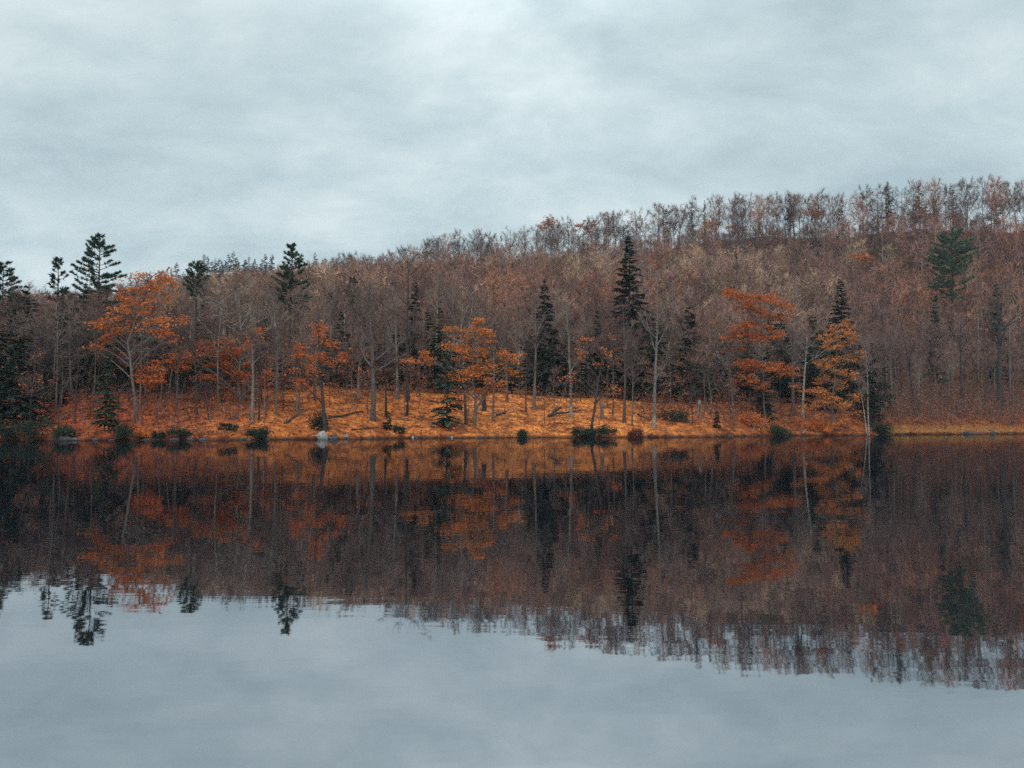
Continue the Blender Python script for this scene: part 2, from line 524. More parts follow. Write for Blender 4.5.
def hemlock(rng, H, hw, base=.06, droop=.35, dens=1., fine=1., irregular=.2, topsharp=1.):
    T = MB(); K = MB()
    P = np.zeros((7, 3)); tt = np.linspace(0, 1, 7)
    P[:, 2] = -.3 + (H + .2) * tt
    P[:, 0] = .02 * H * np.sin(tt * 4 + rng.uniform(0, 6)) * tt * .3
    r0 = .011 * H + .05
    T.tube(P, r0 * (1.02 - tt), 6)
    nw = int(H * (1 - base) / (.34 / dens))
    A = []; B = []; Wd = []; Cc = []
    for i in range(nw):
        q = (i + rng.uniform(0, .8)) / nw
        z = H * (base + (1 - base) * q)
        Lm = hw * ((1 - q) ** .85 * .98 + .03) * (1.0 if q > .15 else .75 + q * 1.6)
        for k in range(4 + (rng.rand() < .5)):
            if rng.rand() < irregular * .6: continue
            L = Lm * rng.uniform(1 - irregular * 1.6, 1.12)
            a = rng.uniform(0, 6.28)
            d = np.array((math.cos(a), math.sin(a), .18 + .5 * q ** 2))
            S = curve((0, 0, z), d, L, -droop * 1.6, rng, 5, .06)
            T.tube(S, np.linspace(.03 + .008 * L, .006, 5), 3)
            m = int(7 + L * 21 * fine)
            br = rng.uniform(.7, 1.3)
            for _ in range(m):
                v = rng.uniform(.12, 1) ** .8
                p, t = sample(S, min(v, .99))
                sd = np.cross(t, (0, 0, 1)) * rng.choice((-1, 1))
                dd = norm(t * rng.uniform(.3, 1) + sd * rng.uniform(.2, 1) + np.array((0, 0, rng.uniform(-.5, .05))))
                ln = rng.uniform(.3, .75) * (.6 + .35 * min(L, 3.) / 2) / fine ** .5
                A.append(p); B.append(p + dd * ln); Wd.append(ln * .78); Cc.append(br * rng.uniform(.7, 1.3))
    A = np.array(A); B = np.array(B); n = len(A)
    d = B - A
    side = np.cross(d, np.array((0, 0, 1.)) + rng.normal(size=(n, 3)) * .35)
    side /= np.linalg.norm(side, axis=1)[:, None] + 1e-9
    mid = A + d * .5
    K.quads(mid, d * .55, side * np.array(Wd)[:, None] * .55, np.array(Cc)[:, None] * np.ones(3))
    return T, K

def pine(rng, H, hw, base=.5, spacing=.75, tufts=12, drop=.25, top_flat=.4, needle=.42, profile=None, upturn=.25):
    """white pine: open whorls of level plumes"""
    T = MB(); K = MB()
    tt = np.linspace(0, 1, 9)
    P = np.zeros((9, 3)); P[:, 2] = -.3 + (H + .1) * tt
    P[:, 0] = .012 * H * np.sin(tt * 5 + rng.uniform(0, 6)) * tt; P[:, 1] = .012 * H * np.sin(tt * 4 + rng.uniform(0, 6)) * tt
    r0 = .010 * H + .08
    T.tube(P, r0 * (1.03 - tt) ** .8, 7)
    A = []; B = []; Cc = []
    z = H * base
    while z < H * .99:
        q = (z / H - base) / (1 - base)
        prof = profile(q) if profile else (1 - q) ** .6 * (.55 + .45 * min(1, q * 3))
        for k in range(5):
            if rng.rand() < drop: continue
            L = hw * prof * rng.uniform(.65, 1.15) + .25
            a = rng.uniform(0, 6.28)
            c, s_ = math.cos(a), math.sin(a)
            zz = z + rng.uniform(-.25, .25)
            xt = np.interp(min(zz / H, 1), tt, P[:, 0]); yt = np.interp(min(zz / H, 1), tt, P[:, 1])
            S = curve((xt, yt, zz), (c, s_, .12 + top_flat * q * q), L, upturn, rng, 5, .07)
            T.tube(S, np.linspace(.035 + .01 * L, .008, 5), 3)
            br = rng.uniform(.7, 1.3)
            m = int(4 + tufts * L / 2.2)
            for _ in range(m):
                v = 1 - rng.uniform(0, .72) ** 1.3
                p, t = sample(S, min(v, .99))
                sd = np.array((-s_, c, 0)) * rng.uniform(-1, 1) * .32 * L * (1.05 - v)
                p = p + sd + np.array((0, 0, rng.uniform(-.05, .12)))
                for _ in range(5):
                    dd = norm(t * .6 + rng.normal(size=3) * .7 + np.array((0, 0, .35)))
                    A.append(p); B.append(p + dd * needle * rng.uniform(.7, 1.3)); Cc.append(br * rng.uniform(.75, 1.25))
        z += spacing * rng.uniform(.75, 1.25) * (1.15 - .5 * q)
    K.ribs(np.array(A), np.array(B), np.full(len(A), .16), rng, np.array(Cc)[:, None] * np.ones(3))
    return T, K

def clump_oak(rng, base, Y, trunk_px, clumps, r0, dens=1., leaf=.155, twigs=True):
    """oak whose dry leaves hang in level layers; clumps and trunk are given where they stand at the tree's own distance"""
    T = MB(); K = MB()
    P = np.array([at_Y(x, y, Y) - base for x, y in trunk_px])
    P[0] = (0, 0, -.35)
    n = len(P)
    # resample with a slight wander
    tt = np.linspace(0, n - 1, 9)
    Q = np.stack([np.interp(tt, np.arange(n), P[:, k]) for k in range(3)], -1)
    Q[1:-1, 1] += rng.normal(size=7) * .12
    Q[1:-1, 0] += rng.normal(size=7) * .06
    R = r0 * (1 - np.linspace(0, 1, 9) * .88) ** .8; R[0] *= 1.3
    T.tube(Q, R, 7)
    extra = []
    for (cx, cy, rx, ry) in clumps:
        if rng.rand() < .65:
            extra.append((cx + rng.uniform(-1.15, 1.15) * rx, cy + rng.choice((-1, 1)) * (ry * .6 + rng.uniform(1, 4)), rx * rng.uniform(.2, .42), ry * .5))
    for (cx, cy, rx, ry) in list(clumps) + extra:
        c = at_Y(cx, cy, Y) - base
        c[1] += rng.uniform(-1, 1) * min(abs(c[0] - np.interp(c[2], Q[:, 2], Q[:, 0])) * .5 + .6, 2.5)
        ax = rx * Y / F; az_ = ry * Y / F
        # limb from the trunk
        zs = c[2] - abs(c[0] - np.interp(c[2], Q[:, 2], Q[:, 0])) * rng.uniform(.15, .95) - rng.uniform(0, 1.2)
        zs = np.clip(zs, Q[0, 2] + 1.2, Q[-1, 2])
        p0 = np.array([np.interp(zs, Q[:, 2], Q[:, k]) for k in range(3)])
        m1 = p0 * .5 + c * .5 + np.array((0, 0, .15 * np.linalg.norm(c - p0))) + rng.normal(size=3) * .15
        u = np.linspace(0, 1, 6)[:, None]
        Lb = p0 * (1 - u) ** 2 + 2 * m1 * u * (1 - u) + c * u ** 2
        rr = np.clip(.016 + .012 * np.linalg.norm(c - p0), .028, r0 * .5)
        T.tube(Lb, np.linspace(rr, .02, 6), 5)
        tl = rng.normal(size=2) * .16
        nsub = max(5, int(ax * ax * 4.5 * dens) + 3)
        for _ in range(nsub):
            a = rng.uniform(0, 6.28); rad = math.sqrt(rng.rand()) * rng.uniform(.85, 1.2)
            e = c + np.array((math.cos(a) * rad * ax, math.sin(a) * rad * ax * .8, (1.1 - rad * rad) * az_ * rng.uniform(-1.3, 1.3) - .12 * rad * rad * ax + rng.normal() * .28 + (math.cos(a) * tl[0] + math.sin(a) * tl[1]) * rad * ax))
            k0, _t = sample(Lb, rng.uniform(.45, .95))
            T.tube(curve(k0, e - k0, np.linalg.norm(e - k0), .12, rng, 4, .05), np.linspace(.025, .008, 4), 3)
            nl = int(24 * dens * rng.uniform(.15, 1.5))
            pn = e + rng.normal(size=(nl, 3)) * np.array((.42, .42, .14))
            leafquads(K, pn, leaf, rng, np.array((1, 1, 1)) * rng.uniform(.75, 1.2), .35)
    return T, K

R = np.random.RandomState

# ---- the named trees on the bank --------------------------------------------------
# orange oaks
OAK = [
 (31, 'tall oak with flame orange leaves over a pale forked trunk behind the shore conifers', (137, 421), [(137, 421), (133, 380), (128, 342), (138, 315), (150, 275)], .20,
  [(150, 281, 24, 6), (136, 291, 17, 5), (165, 284, 14, 5), (148, 299, 27, 5), (131, 311, 20, 5), (112, 322, 13, 4), (155, 314, 18, 5), (98, 338, 8, 3), (92, 349, 6, 2.5), (122, 328, 13, 4), (178, 325, 11, 5), (166, 331, 11, 4), (150, 329, 10, 3), (172, 340, 8, 3), (107, 333, 8, 3)], .72, 'm'),
 (32, 'small oak holding two puffs of orange leaves low beside the tall flame orange oak', (157, 425), [(157, 425), (156, 395), (152, 362)], .07,
  [(149, 366, 10, 4), (152, 378, 10, 3), (163, 371, 7, 4), (146, 381, 7, 2.5)], 1., 'm'),
 (33, 'orange leaved oak spreading level layers below the pale spreading leafless crown', (240, 404), [(240, 404), (239, 380), (241, 355), (238, 335)], .15,
  [(205, 350, 15, 3), (190, 357, 18, 2.5), (215, 358, 15, 3), (226, 342, 9, 4), (240, 350, 11, 4), (256, 345, 9, 6), (222, 368, 9, 2.5), (240, 380, 11, 4), (255, 385, 9, 2.5), (248, 365, 8, 3), (262, 356, 8, 4), (175, 358, 9, 2), (228, 391, 9, 2.5), (265, 372, 7, 4), (198, 343, 10, 2.5), (185, 368, 9, 2.5), (212, 378, 8, 2.5), (228, 356, 9, 3), (250, 334, 8, 3)], 1.1, 'm'),
 (34, 'rust orange oak on a stout dark trunk standing above the pale shore rock', (325, 431), [(325, 431), (323, 400), (320, 370), (318, 330)], .28,
  [(300, 345, 11, 5), (318, 335, 9, 4), (330, 345, 7, 6), (305, 358, 12, 3), (322, 355, 9, 4), (298, 371, 7, 3), (312, 373, 10, 3), (331, 365, 7, 3), (340, 352, 5, 4), (320, 325, 8, 3), (300, 385, 7, 2)], .8, 'm'),
 (35, 'broad golden orange oak with layered sprays beside the blue green young hemlock', (474, 426), [(474, 426), (476, 400), (472, 375), (474, 340)], .24,
  [(475, 335, 18, 3), (489, 338, 7, 4), (455, 350, 13, 3), (470, 352, 16, 3), (500, 355, 13, 3.5), (460, 376, 16, 5), (480, 371, 18, 5), (495, 382, 13, 3), (510, 372, 7, 3), (517, 354, 5, 2.5), (453, 398, 11, 3), (485, 362, 11, 3), (481, 393, 9, 2.5), (412, 362, 8, 3), (428, 360, 7, 2.5), (478, 325, 9, 2.5)], .9, 'g'),
 (36, 'red orange oak with thick upper canopy and one long level bough above the dark hemlocks', (765, 425), [(765, 425), (764, 390), (762, 350), (760, 295)], .2,
  [(735, 293, 13, 5), (760, 297, 18, 4), (785, 302, 12, 4), (750, 308, 16, 4), (775, 315, 14, 4), (742, 332, 20, 6), (766, 335, 18, 5), (752, 322, 11, 3), (729, 337, 7, 3), (746, 362, 13, 2.5), (766, 366, 18, 3), (789, 370, 12, 4), (745, 378, 9, 3), (756, 384, 11, 2.5), (735, 348, 10, 3)], 1., 'm'),
 (37, 'gold brown oak with many thin stacked leaf layers reaching down to the water', (833, 432), [(833, 432), (832, 400), (836, 365), (838, 325)], .15,
  [(835, 333, 16, 3), (845, 326, 11, 3), (828, 360, 14, 3), (850, 358, 9, 3), (828, 368, 11, 3), (850, 373, 7, 2.5), (825, 380, 9, 2.5), (842, 384, 11, 3), (811, 390, 12, 2.5), (828, 397, 12, 2.5), (815, 402, 14, 3), (840, 405, 14, 3), (855, 395, 7, 4), (850, 411, 7, 2.5), (836, 421, 11, 2.5), (830, 346, 9, 2.5), (848, 341, 7, 3)], .8, 'g'),
 (38, 'thin leaning oak with dark trunk and few rust leaves rising from the shore laurel', (591, 433), [(591, 433), (595, 405), (600, 375), (604, 345)], .22,
  [(606, 350, 9, 3), (582, 352, 7, 3), (572, 376, 5, 5), (600, 366, 9, 3), (617, 386, 7, 2), (588, 338, 8, 3), (612, 340, 8, 3)], .28, 'm'),
]
oak_g = leaf_mat('golden oak leaves', [(.38, .10, .028), (.49, .15, .036), (.53, .19, .048)], transl=.3)
for seed, label, bp, tpx, r0, cl, dens, mm in OAK:
    b = hit(*bp)
    T, K = clump_oak(R(seed), b, b[1], tpx, cl, r0, dens)
    place_tree('oak_tree', label, 'tree', b, T, K, M['bark_dark'] if seed in (34, 38) else M['bark_pale'] if seed in (31, 33) else M['bark'],
               oak_g if mm == 'g' else M['oak'])

# leafless trees and birches of the front rank: name, label, base, top, lean px, trunk px, look, style, fork, spread
FRONT = [
 ('birch_tree', 'white birch with a dark banded trunk beside the rounded green bush', (654, 428), 262, 4, 3.8, 'foot', 'up', .42, .25),
 ('birch_tree', 'crooked white birch with grey drooping boughs before the dark hemlocks', (733, 411), 300, -9, 3.0, 'birch', 'wide', .40, .25),
 ('birch_tree', 'slender white birch on the golden slope with a bright white foot by crossed logs', (571, 417), 285, -3, 3.2, 'foot', 'up', .45, .22),
 ('birch_tree', 'pale forked birch leaning over the gold brown layered oak', (803, 417), 318, 4, 3.0, 'birch', 'wide', .55, .22),
 ('birch_tree', 'thin white birch stem at the water edge, taller of the close pair', (869, 436), 335, -3, 1.3, 'birch', 'up', .5, .14),
 ('birch_tree', 'thin white birch stem at the water edge, shorter and more slanted of the close pair', (867, 436), 372, -9, 1.2, 'birch', 'up', .5, .14),
 ('birch_tree', 'slim pale birch stem among the hemlocks behind the close pair of shore birches', (875, 414), 362, 4, 1.6, 'birch', 'up', .5, .15),
 ('birch_tree', 'slim pale birch stem standing straight beside the rust orange oak', (316, 392), 300, 0, 2.0, 'birch', 'up', .5, .18),
 ('birch_tree', 'slim cream birch rising above the leaf slope between two orange oaks', (278, 390), 290, -6, 2.6, 'birch', 'up', .5, .18),
 ('birch_tree', 'thin birch with a whitish trunk slanting on the slope over the golden orange oak', (462, 388), 290, 10, 2.4, 'birch', 'up', .5, .18),
 ('bare_tree', 'thick dark trunked leafless tree with pale forking limbs alone on the orange slope', (373, 421), 268, -4, 5.5, 'bark', 'wide', .35, .27),
 ('bare_tree', 'tall leafless tree with black crooked limbs standing above the hill skyline', (408, 402), 232, -4, 4.0, 'dark', 'wide', .55, .22),
 ('bare_tree', 'leafless tree with a wide pale tan crown above the layered orange oak', (243, 400), 272, -5, 4.0, 'pale', 'wide', .50, .30),
 ('bare_tree', 'pale straight leafless trunk at the top of the slope beside a dark stub', (397, 399), 300, -2, 3.2, 'pale', 'up', .5, .2),
 ('bare_tree', 'tall pale leafless trunk in front of the dark hemlock stand', (534, 409), 290, 2, 3.2, 'pale', 'up', .5, .2),
 ('bare_tree', 'greyish leafless tree with a mossy straight trunk midway up the golden slope', (624, 422), 280, 2, 3.2, 'bark', 'wide', .45, .25),
 ('bare_tree', 'thin leafless tree with grey purple trunk close to the mossy straight one', (632, 426), 345, 1, 1.8, 'bark', 'up', .4, .2),
 ('bare_tree', 'pale leafless trunk under the right edge of the golden orange oak', (493, 419), 320, 1, 2.4, 'pale', 'up', .55, .2),
 ('bare_tree', 'thin leafless tree behind the leaning dark oak on the golden slope', (589, 398), 318, -1, 2.0, 'pale', 'up', .5, .2),
 ('bare_tree', 'grey leafless tree with broad pale foot among orange saplings above the shore', (252, 423), 330, -1, 4.0, 'pale', 'up', .55, .16),
 ('bare_tree', 'black slender leafless trunk touching the broad pale footed tree', (259, 420), 345, 0, 2.4, 'dark', 'up', .5, .16),
 ('bare_tree', 'pale slender leafless tree standing on the slope below the cream birch', (276, 415), 318, 1, 2.4, 'pale', 'up', .5, .18),
 ('bare_tree', 'pale leafless stem, taller of the twin stems in the middle of the orange slope', (299, 414), 335, 3, 2.2, 'pale', 'up', .5, .16),
 ('bare_tree', 'pale leafless stem, shorter of the twin stems in the middle of the orange slope', (297, 415), 360, -2, 1.8, 'pale', 'up', .5, .16),
 ('bare_tree', 'dark leafless tree with thin pole trunk rising from reddish leaves', (197, 416), 318, -3, 2.2, 'bark', 'up', .5, .2),
 ('bare_tree', 'slim grey leafless tree just uphill of the mossy sapling', (176, 416), 330, 3, 2.0, 'bark', 'up', .5, .2),
 ('bare_tree', 'slim leaning leafless tree near the small two puff oak', (168, 400), 300, 12, 2.2, 'pale', 'up', .5, .22),
 ('bare_tree', 'bent dark leafless tree bowing over the red leaf bank', (209, 420), 380, -6, 2.0, 'dark', 'wide', .5, .28),
 ('bare_tree', 'dark leafless pole at the edge of the shore hemlock shade', (45, 420), 330, -6, 2.0, 'dark', 'up', .5, .2),
 ('bare_tree', 'grey leafless pole in the gap between the two shore hemlocks, taller one', (56, 412), 285, -2, 2.2, 'pale', 'wide', .5, .28),
 ('bare_tree', 'grey leafless pole in the gap between the two shore hemlocks, shorter one', (75, 424), 335, 2, 2.0, 'dark', 'up', .5, .22),
 ('bare_tree', 'leafless tree with slanting pale limbs under the big skyline pine', (72, 398), 290, -8, 2.8, 'pale', 'wide', .4, .32),
 ('bare_tree', 'stout grey leafless trunk between the red orange oak and the forked birch', (793, 416), 320, 2, 4.2, 'bark', 'up', .5, .2),
 ('bare_tree', 'curved white leafless stem below the long level orange bough', (773, 424), 388, -2, 1.8, 'pale', 'wide', .5, .3),
 ('bare_tree', 'grey leafless tree with pale trunk above the tan grass shore', (892, 415), 320, -2, 4.0, 'bark', 'wide', .45, .28),
 ('bare_tree', 'thick black leafless trunk standing in the russet thicket', (1000, 414), 280, 0, 6.0, 'dark', 'up', .5, .22),
 ('bare_tree', 'pale straight leafless trunk behind the russet thicket', (977, 402), 268, 6, 2.4, 'pale', 'up', .55, .2),
 ('bare_tree', 'pale thin leafless trunk beside the thick black trunk', (1011, 404), 275, -1, 2.2, 'pale', 'up', .55, .2),
 ('bare_tree', 'dark crooked leafless tree leaning among thicket stems', (916, 416), 285, -16, 3.2, 'dark', 'wide', .4, .28),
 ('bare_tree', 'dark leafless tree with branching fork in the middle of the thicket', (962, 412), 300, 3, 2.8, 'dark', 'wide', .45, .28),
 ('bare_tree', 'grey leafless tree with a short stout trunk behind the mossy oak foot', (507, 402), 320, -2, 3.0, 'bark', 'up', .5, .22),
 ('bare_tree', 'spindly leafless tree in the gap between golden oak and tall pale trunk', (526, 412), 330, 1, 1.6, 'dark', 'wide', .45, .25),
 ('bare_tree', 'whitish short leafless tree at the rim of the slope behind the lone thick trunk', (358, 399), 330, 2, 3.0, 'pale', 'up', .5, .2),
 ('bare_tree', 'dark slim leafless tree downhill of the pale straight trunk and dark stub', (386, 416), 335, -2, 2.4, 'dark', 'wide', .5, .22),
 ('bare_tree', 'thin leafless tree with grey purple twigs overhanging the white snag', (712, 414), 345, -4, 2.0, 'bark', 'wide', .35, .35),
]
LOOK = {'foot': ('bark_pale', 'twig'), 'birch': ('birch', 'twig'), 'bark': ('bark', 'twig'), 'dark': ('bark_dark', 'twig_dark'), 'pale': ('bark_pale', 'twig_pale')}
fr = R(77)
for i, (nm, label, bp, top, lean, wpx, look, style, fork, spread) in enumerate(FRONT):
    b = hit(*bp); Y = b[1]
    H = z_at(top, Y) - b[2]
    r0 = wpx * Y / F / 2
    rg = R(200 + i)
    T, K = deciduous(rg, H, r0, lean * Y / F, fork, foot=1.5 if look == 'foot' else 0, nl=12 if H > 9 else 8, spread=spread, style=style, ntw=6, ns=6, limb=.6, twl=.95 if H > 8 else .6,
                     tww=.045, bend=.035, leader=.95 if style == 'up' else .85)
    mt, mk = LOOK[look]
    if look == 'pale' and 'tan crown' not in label: mk = 'twig'
    place_tree(nm, label, 'birch' if nm == 'birch_tree' else 'tree', b, T, K, M[mt], M[mk])

# pines
PINES = [
 ('tall white pine with level tiers standing highest above the shore trees', (95, 34), 238, 35, .40, dict(drop=.16, spacing=.72, tufts=15), 'pine'),
 ('sparse thin white pine with a round open top beside the tallest shore pine', (54, 36), 258, 15, .5, dict(drop=.28, spacing=.75, tufts=9, top_flat=.8), 'needle'),
 ('dark pine cut by the frame edge rising above red twigs', (0, 34), 261, 24, .45, dict(drop=.18, spacing=.7), 'needle'),
 ('olive brown pine with a dense rounded top on a bare dark trunk', (195, 40), 262, 17, .72, dict(drop=.1, spacing=.6, tufts=14, top_flat=.8), 'pine'),
 ('white pine with a spiky dark tip and drooping lower boughs above the cream birch', (289, 42), 245, 25, .4, dict(drop=.18, spacing=.7, tufts=14), 'pine'),
 ('blue green white pine with thick plumes standing alone amid the brown hillside', (955, 92), 232, 25, .40, dict(drop=.12, spacing=1.0, tufts=17, needle=.7, top_flat=.3), 'pinelight'),
 ('slim olive pine half hidden among brown twigs near the black limbed tree', (352, 60), 277, 9, .55, dict(drop=.15, spacing=.7), 'pine'),
]
for i, (label, (px, s), top, hw, base, kw, mk) in enumerate(PINES):
    b = base_s(px, s); Y = b[1]
    H = z_at(top, Y) - b[2]
    if i == 5:
        base = (z_at(298, Y) - b[2]) / H
        kw = dict(kw, profile=lambda q: np.interp(q, [0, .12, .35, .6, .85, 1], [.45, .75, 1.05, .95, .6, .25]))
    T, K = pine(R(400 + i), H, hw * Y / F, base, **kw)
    place_tree('pine_tree', label, 'pine', b, T, K, M['bark_dark'], M[mk])

# hemlocks: label or None (the shared stand), px, s, top, half-width px, crown base
HEM = [
 ('tall hemlock with a sharp dark spire rising above the leafless crowns', 630, 31, 237, 36, .08),
 ('dark pointed hemlock in the woods over the tall pale trunk', 545, 31, 279, 22, .08),
 ('narrow black green hemlock beside the black limbed skyline tree', 414, 31, 283, 18, .08),
 ('broad dark hemlock filling the woods behind the white snag', 690, 25, 306, 30, .06),
 ('dark hemlock with blunt tip behind the gold brown layered oak', 843, 26, 279, 25, .1),
 ('slim dark hemlock far up the tan hillside over the red orange oak', 738, 150, 250, 6, .25),
 ('shaggy dark hemlock with wide low boughs overhanging the water at the frame edge', 16, 5, 343, 38, .02),
 ('young dark green hemlock at the water edge under the tall flame orange oak', 106, 2.5, 352, 15, .04),
 ('blue green young hemlock with thin level boughs beside the broad golden oak', 447, 4, 352, 20, .04),
 ('dark narrow hemlock right behind the close pair of white shore birches', 873, 5, 342, 13, .05),
 ('low dark hemlock under the long level orange bough', 762, 9, 372, 16, .04),
]
STAND = [(4, 16, 318, 16), (30, 28, 305, 18), (70, 32, 300, 17), (95, 44, 296, 17), (122, 26, 338, 13), (150, 28, 330, 13), (182, 32, 332, 14), (203, 36, 306, 15),
      (218, 34, 338, 12), (264, 38, 322, 13), (345, 34, 332, 15), (362, 38, 322, 13), (396, 34, 330, 12), (428, 46, 316, 12), (497, 38, 346, 11), (512, 34, 356, 10),
      (553, 30, 335, 13), (571, 34, 326, 13), (586, 31, 340, 12), (611, 36, 330, 13), (640, 36, 322, 15), (662, 42, 330, 13), (706, 32, 345, 13), (722, 28, 350, 12),
      (748, 24, 332, 14), (772, 27, 322, 14), (788, 24, 340, 12), (806, 20, 345, 12), (823, 22, 335, 12), (851, 16, 332, 13), (861, 12, 350, 10), (885, 14, 372, 10),
      (1000, 62, 290, 12), (938, 66, 300, 10), (240, 40, 330, 12), (300, 42, 345, 12), (325, 40, 340, 11), (470, 42, 345, 12), (440, 40, 348, 10), (528, 36, 345, 10),
      (15, 40, 300, 14), (50, 22, 352, 12), (135, 34, 318, 12), (676, 26, 350, 12), (598, 42, 318, 12), (85, 24, 345, 14), (38, 34, 330, 15), (110, 38, 312, 15), (168, 36, 345, 12), (232, 30, 352, 11), (283, 32, 352, 11), (378, 32, 348, 12), (412, 34, 340, 12),
      (455, 34, 352, 12), (483, 32, 350, 11), (540, 32, 345, 12), (562, 30, 350, 11), (630, 32, 345, 13), (650, 30, 352, 12), (735, 26, 352, 12), (815, 16, 362, 11), (838, 14, 352, 11), (-6, 10, 338, 18), (58, 12, 372, 12), (28, 18, 352, 13), (70, 20, 350, 13), (92, 19, 356, 12), (125, 20, 352, 12), (142, 21, 356, 11), (160, 22, 348, 12), (178, 21, 358, 11), (196, 22, 350, 11), (222, 22, 358, 10), (46, 16, 360, 12), (22, 17, 292, 15), (58, 19, 300, 15), (84, 18, 292, 16), (118, 20, 306, 14), (150, 21, 318, 14), (172, 21, 312, 13), (-15, 18, 300, 16), (205, 24, 325, 13), (340, 30, 318, 13), (440, 30, 312, 12), (655, 30, 320, 14), (782, 24, 318, 14), (815, 22, 322, 13)]
for i, (label, px, s, top, hw, cb) in enumerate(HEM):
    b = base_s(px, s); Y = b[1]; H = z_at(top, Y) - b[2]
    kw = dict(irregular=.3) if i < 5 else dict(irregular=.35, dens=1.25 if i != 8 else .95, fine=1.3)
    if i == 5: kw = dict(dens=.6, fine=.8)
    T, K = hemlock(R(500 + i), H, hw * Y / F, cb, **kw)
    place_tree('hemlock_tree', label, 'hemlock', b, T, K, M['bark_dark'], M['bluegreen'] if i == 8 else M['pine'] if i == 7 else M['needle'])
protos = []
for i, (px, s, top, hw) in enumerate(STAND):
    s = 22 + (s - 22) * .6 if s > 22 else s
    hw *= 1.25; top -= 6
    b = base_s(px, s); Y = b[1]; H = z_at(top, Y) - b[2]
    lab = 'dark hemlock in the shaded stand behind the leaf covered bank'
    grp = 'dark hemlocks in the shaded woods behind the bank'
    if i < 5:
        T, K = hemlock(R(560 + i), 12., 2.4, .07, irregular=.3)
        o = place_tree('hemlock_tree', lab, 'hemlock', b, T, K, M['bark_dark'], M['pine'] if i in (1, 3) else M['needle'], grp)
        protos.append(o)
        o.scale = (hw * Y / F / 2.4,) * 2 + (H / 12.,)
    else:
        w = hw * Y / F / 2.4
        copy_thing(protos[i % 5], b, i * 1.7, (w, w, H / 12.), lab, grp)

# ridge conifers against the sky and oaks glowing on the ridge
RID = [(893, 181, 8, 'r'), (925, 180, 9, 'r'), (959, 186, 6, 'r'), (793, 194, 6, 'r'), (694, 203, 6, 'r'), (707, 200, 4, 'r'), (668, 209, 5, 'r'), (1000, 192, 9, 'r'), (846, 197, 5, 'r'), (940, 194, 4, 'r')]
RL = ['russet ridge conifer with a notched top, first of the dark trio on the skyline', 'tall tiered ridge conifer with open boughs against the sky', 'narrow club shaped russet conifer on the ridge beside the open tiered one',
      'stubby russet ridge conifer above the tan slope', 'russet ridge conifer, wider of the two over the bright orange ridge oaks', 'russet ridge conifer, thinner of the two over the bright orange ridge oaks',
      'small russet conifer where the ridge begins to show sky', 'broad russet conifer near the highest bare trees on the ridge', 'small russet conifer in the dip of the ridge', 'short dark conifer in the gap between two taller ridge conifers']
for i, (px, top, hw, k) in enumerate(RID):
    b = base_Y(px, float(ridge_Y(px)) - 3 + (i % 3) * 3); Y = b[1]; H = z_at(top, Y) - b[2]
    T, K = hemlock(R(650 + i), H, hw * Y / F * 1.1, .18, droop=.15, dens=.62, fine=.8, irregular=.5)
    place_tree('conifer_tree', RL[i], 'conifer', b, T, K, M['bark_dark'], M['rustneedle'])

RO = [(735, 226, 12, 'flat topped bright orange oak glowing just under the ridge skyline'), (712, 225, 8, 'small bright orange oak under the two ridge conifers'),
      (585, 226, 10, 'dull orange oak where the ridge meets thin bare trees'), (655, 262, 10, 'rust orange oak on the slope beside the sharp hemlock spire'), (548, 222, 12, 'rust oak crown on the sloping skyline above the brown woods'),
      (862, 258, 9, 'faded orange oak high on the tan slope'), (340, 273, 11, 'pinkish orange oak on the slope near the slim olive pine'), (812, 212, 10, 'brick red oak crown against the sky by the stubby conifer')]
for i, (px, py, rp, label) in enumerate(RO):
    Y = {3: 300., 6: 300., 5: 290.}.get(i, float(ridge_Y(px)) - 8)
    b = base_Y(px, Y)
    zt = z_at(py, Y)
    rg = R(700 + i)
    cl = [(px + rg.uniform(-.7, .7) * rp, py + rg.uniform(-.4, .9) * rp * .7, rp * rg.uniform(.35, .6), rp * .22) for _ in range(9)]
    T, K = clump_oak(rg, b, Y, [(px, 300), (px + rg.uniform(-2, 2), py + 10), (px, py - 2)], cl, .22, .32, leaf=.34)
    place_tree('oak_tree', label, 'tree', b, T, K, M['bark_dark'], M['oak'])

# far hill conifers
protos = []
fg = R(31)
fx = np.concatenate([np.linspace(128, 186, 12), np.linspace(198, 272, 22), np.linspace(312, 352, 10)])
for i, px in enumerate(fx):
    px = px + fg.uniform(-2, 2); Y = 815 + fg.uniform(-25, 25)
    b = base_Y(px, Y)
    lab = 'dark bluish conifer on the far hill top beyond the near ridge'; grp = 'far conifers along the hazy hill top'
    H = fg.uniform(13, 24)
    if i < 3:
        T, K = hemlock(R(800 + i), 16., 5.2, .12, droop=.05, dens=.6, fine=.7, irregular=.45)
        o = place_tree('conifer_tree', lab, 'conifer', b, T, K, M['bark_dark'], M['needle'], grp); protos.append(o)
        o.scale = (1.1, 1.1, H / 16)
    else:
        w = fg.uniform(.9, 1.6)
        copy_thing(protos[i % 3], b, fg.uniform(0, 6), (w, w, H / 16.), lab, grp)

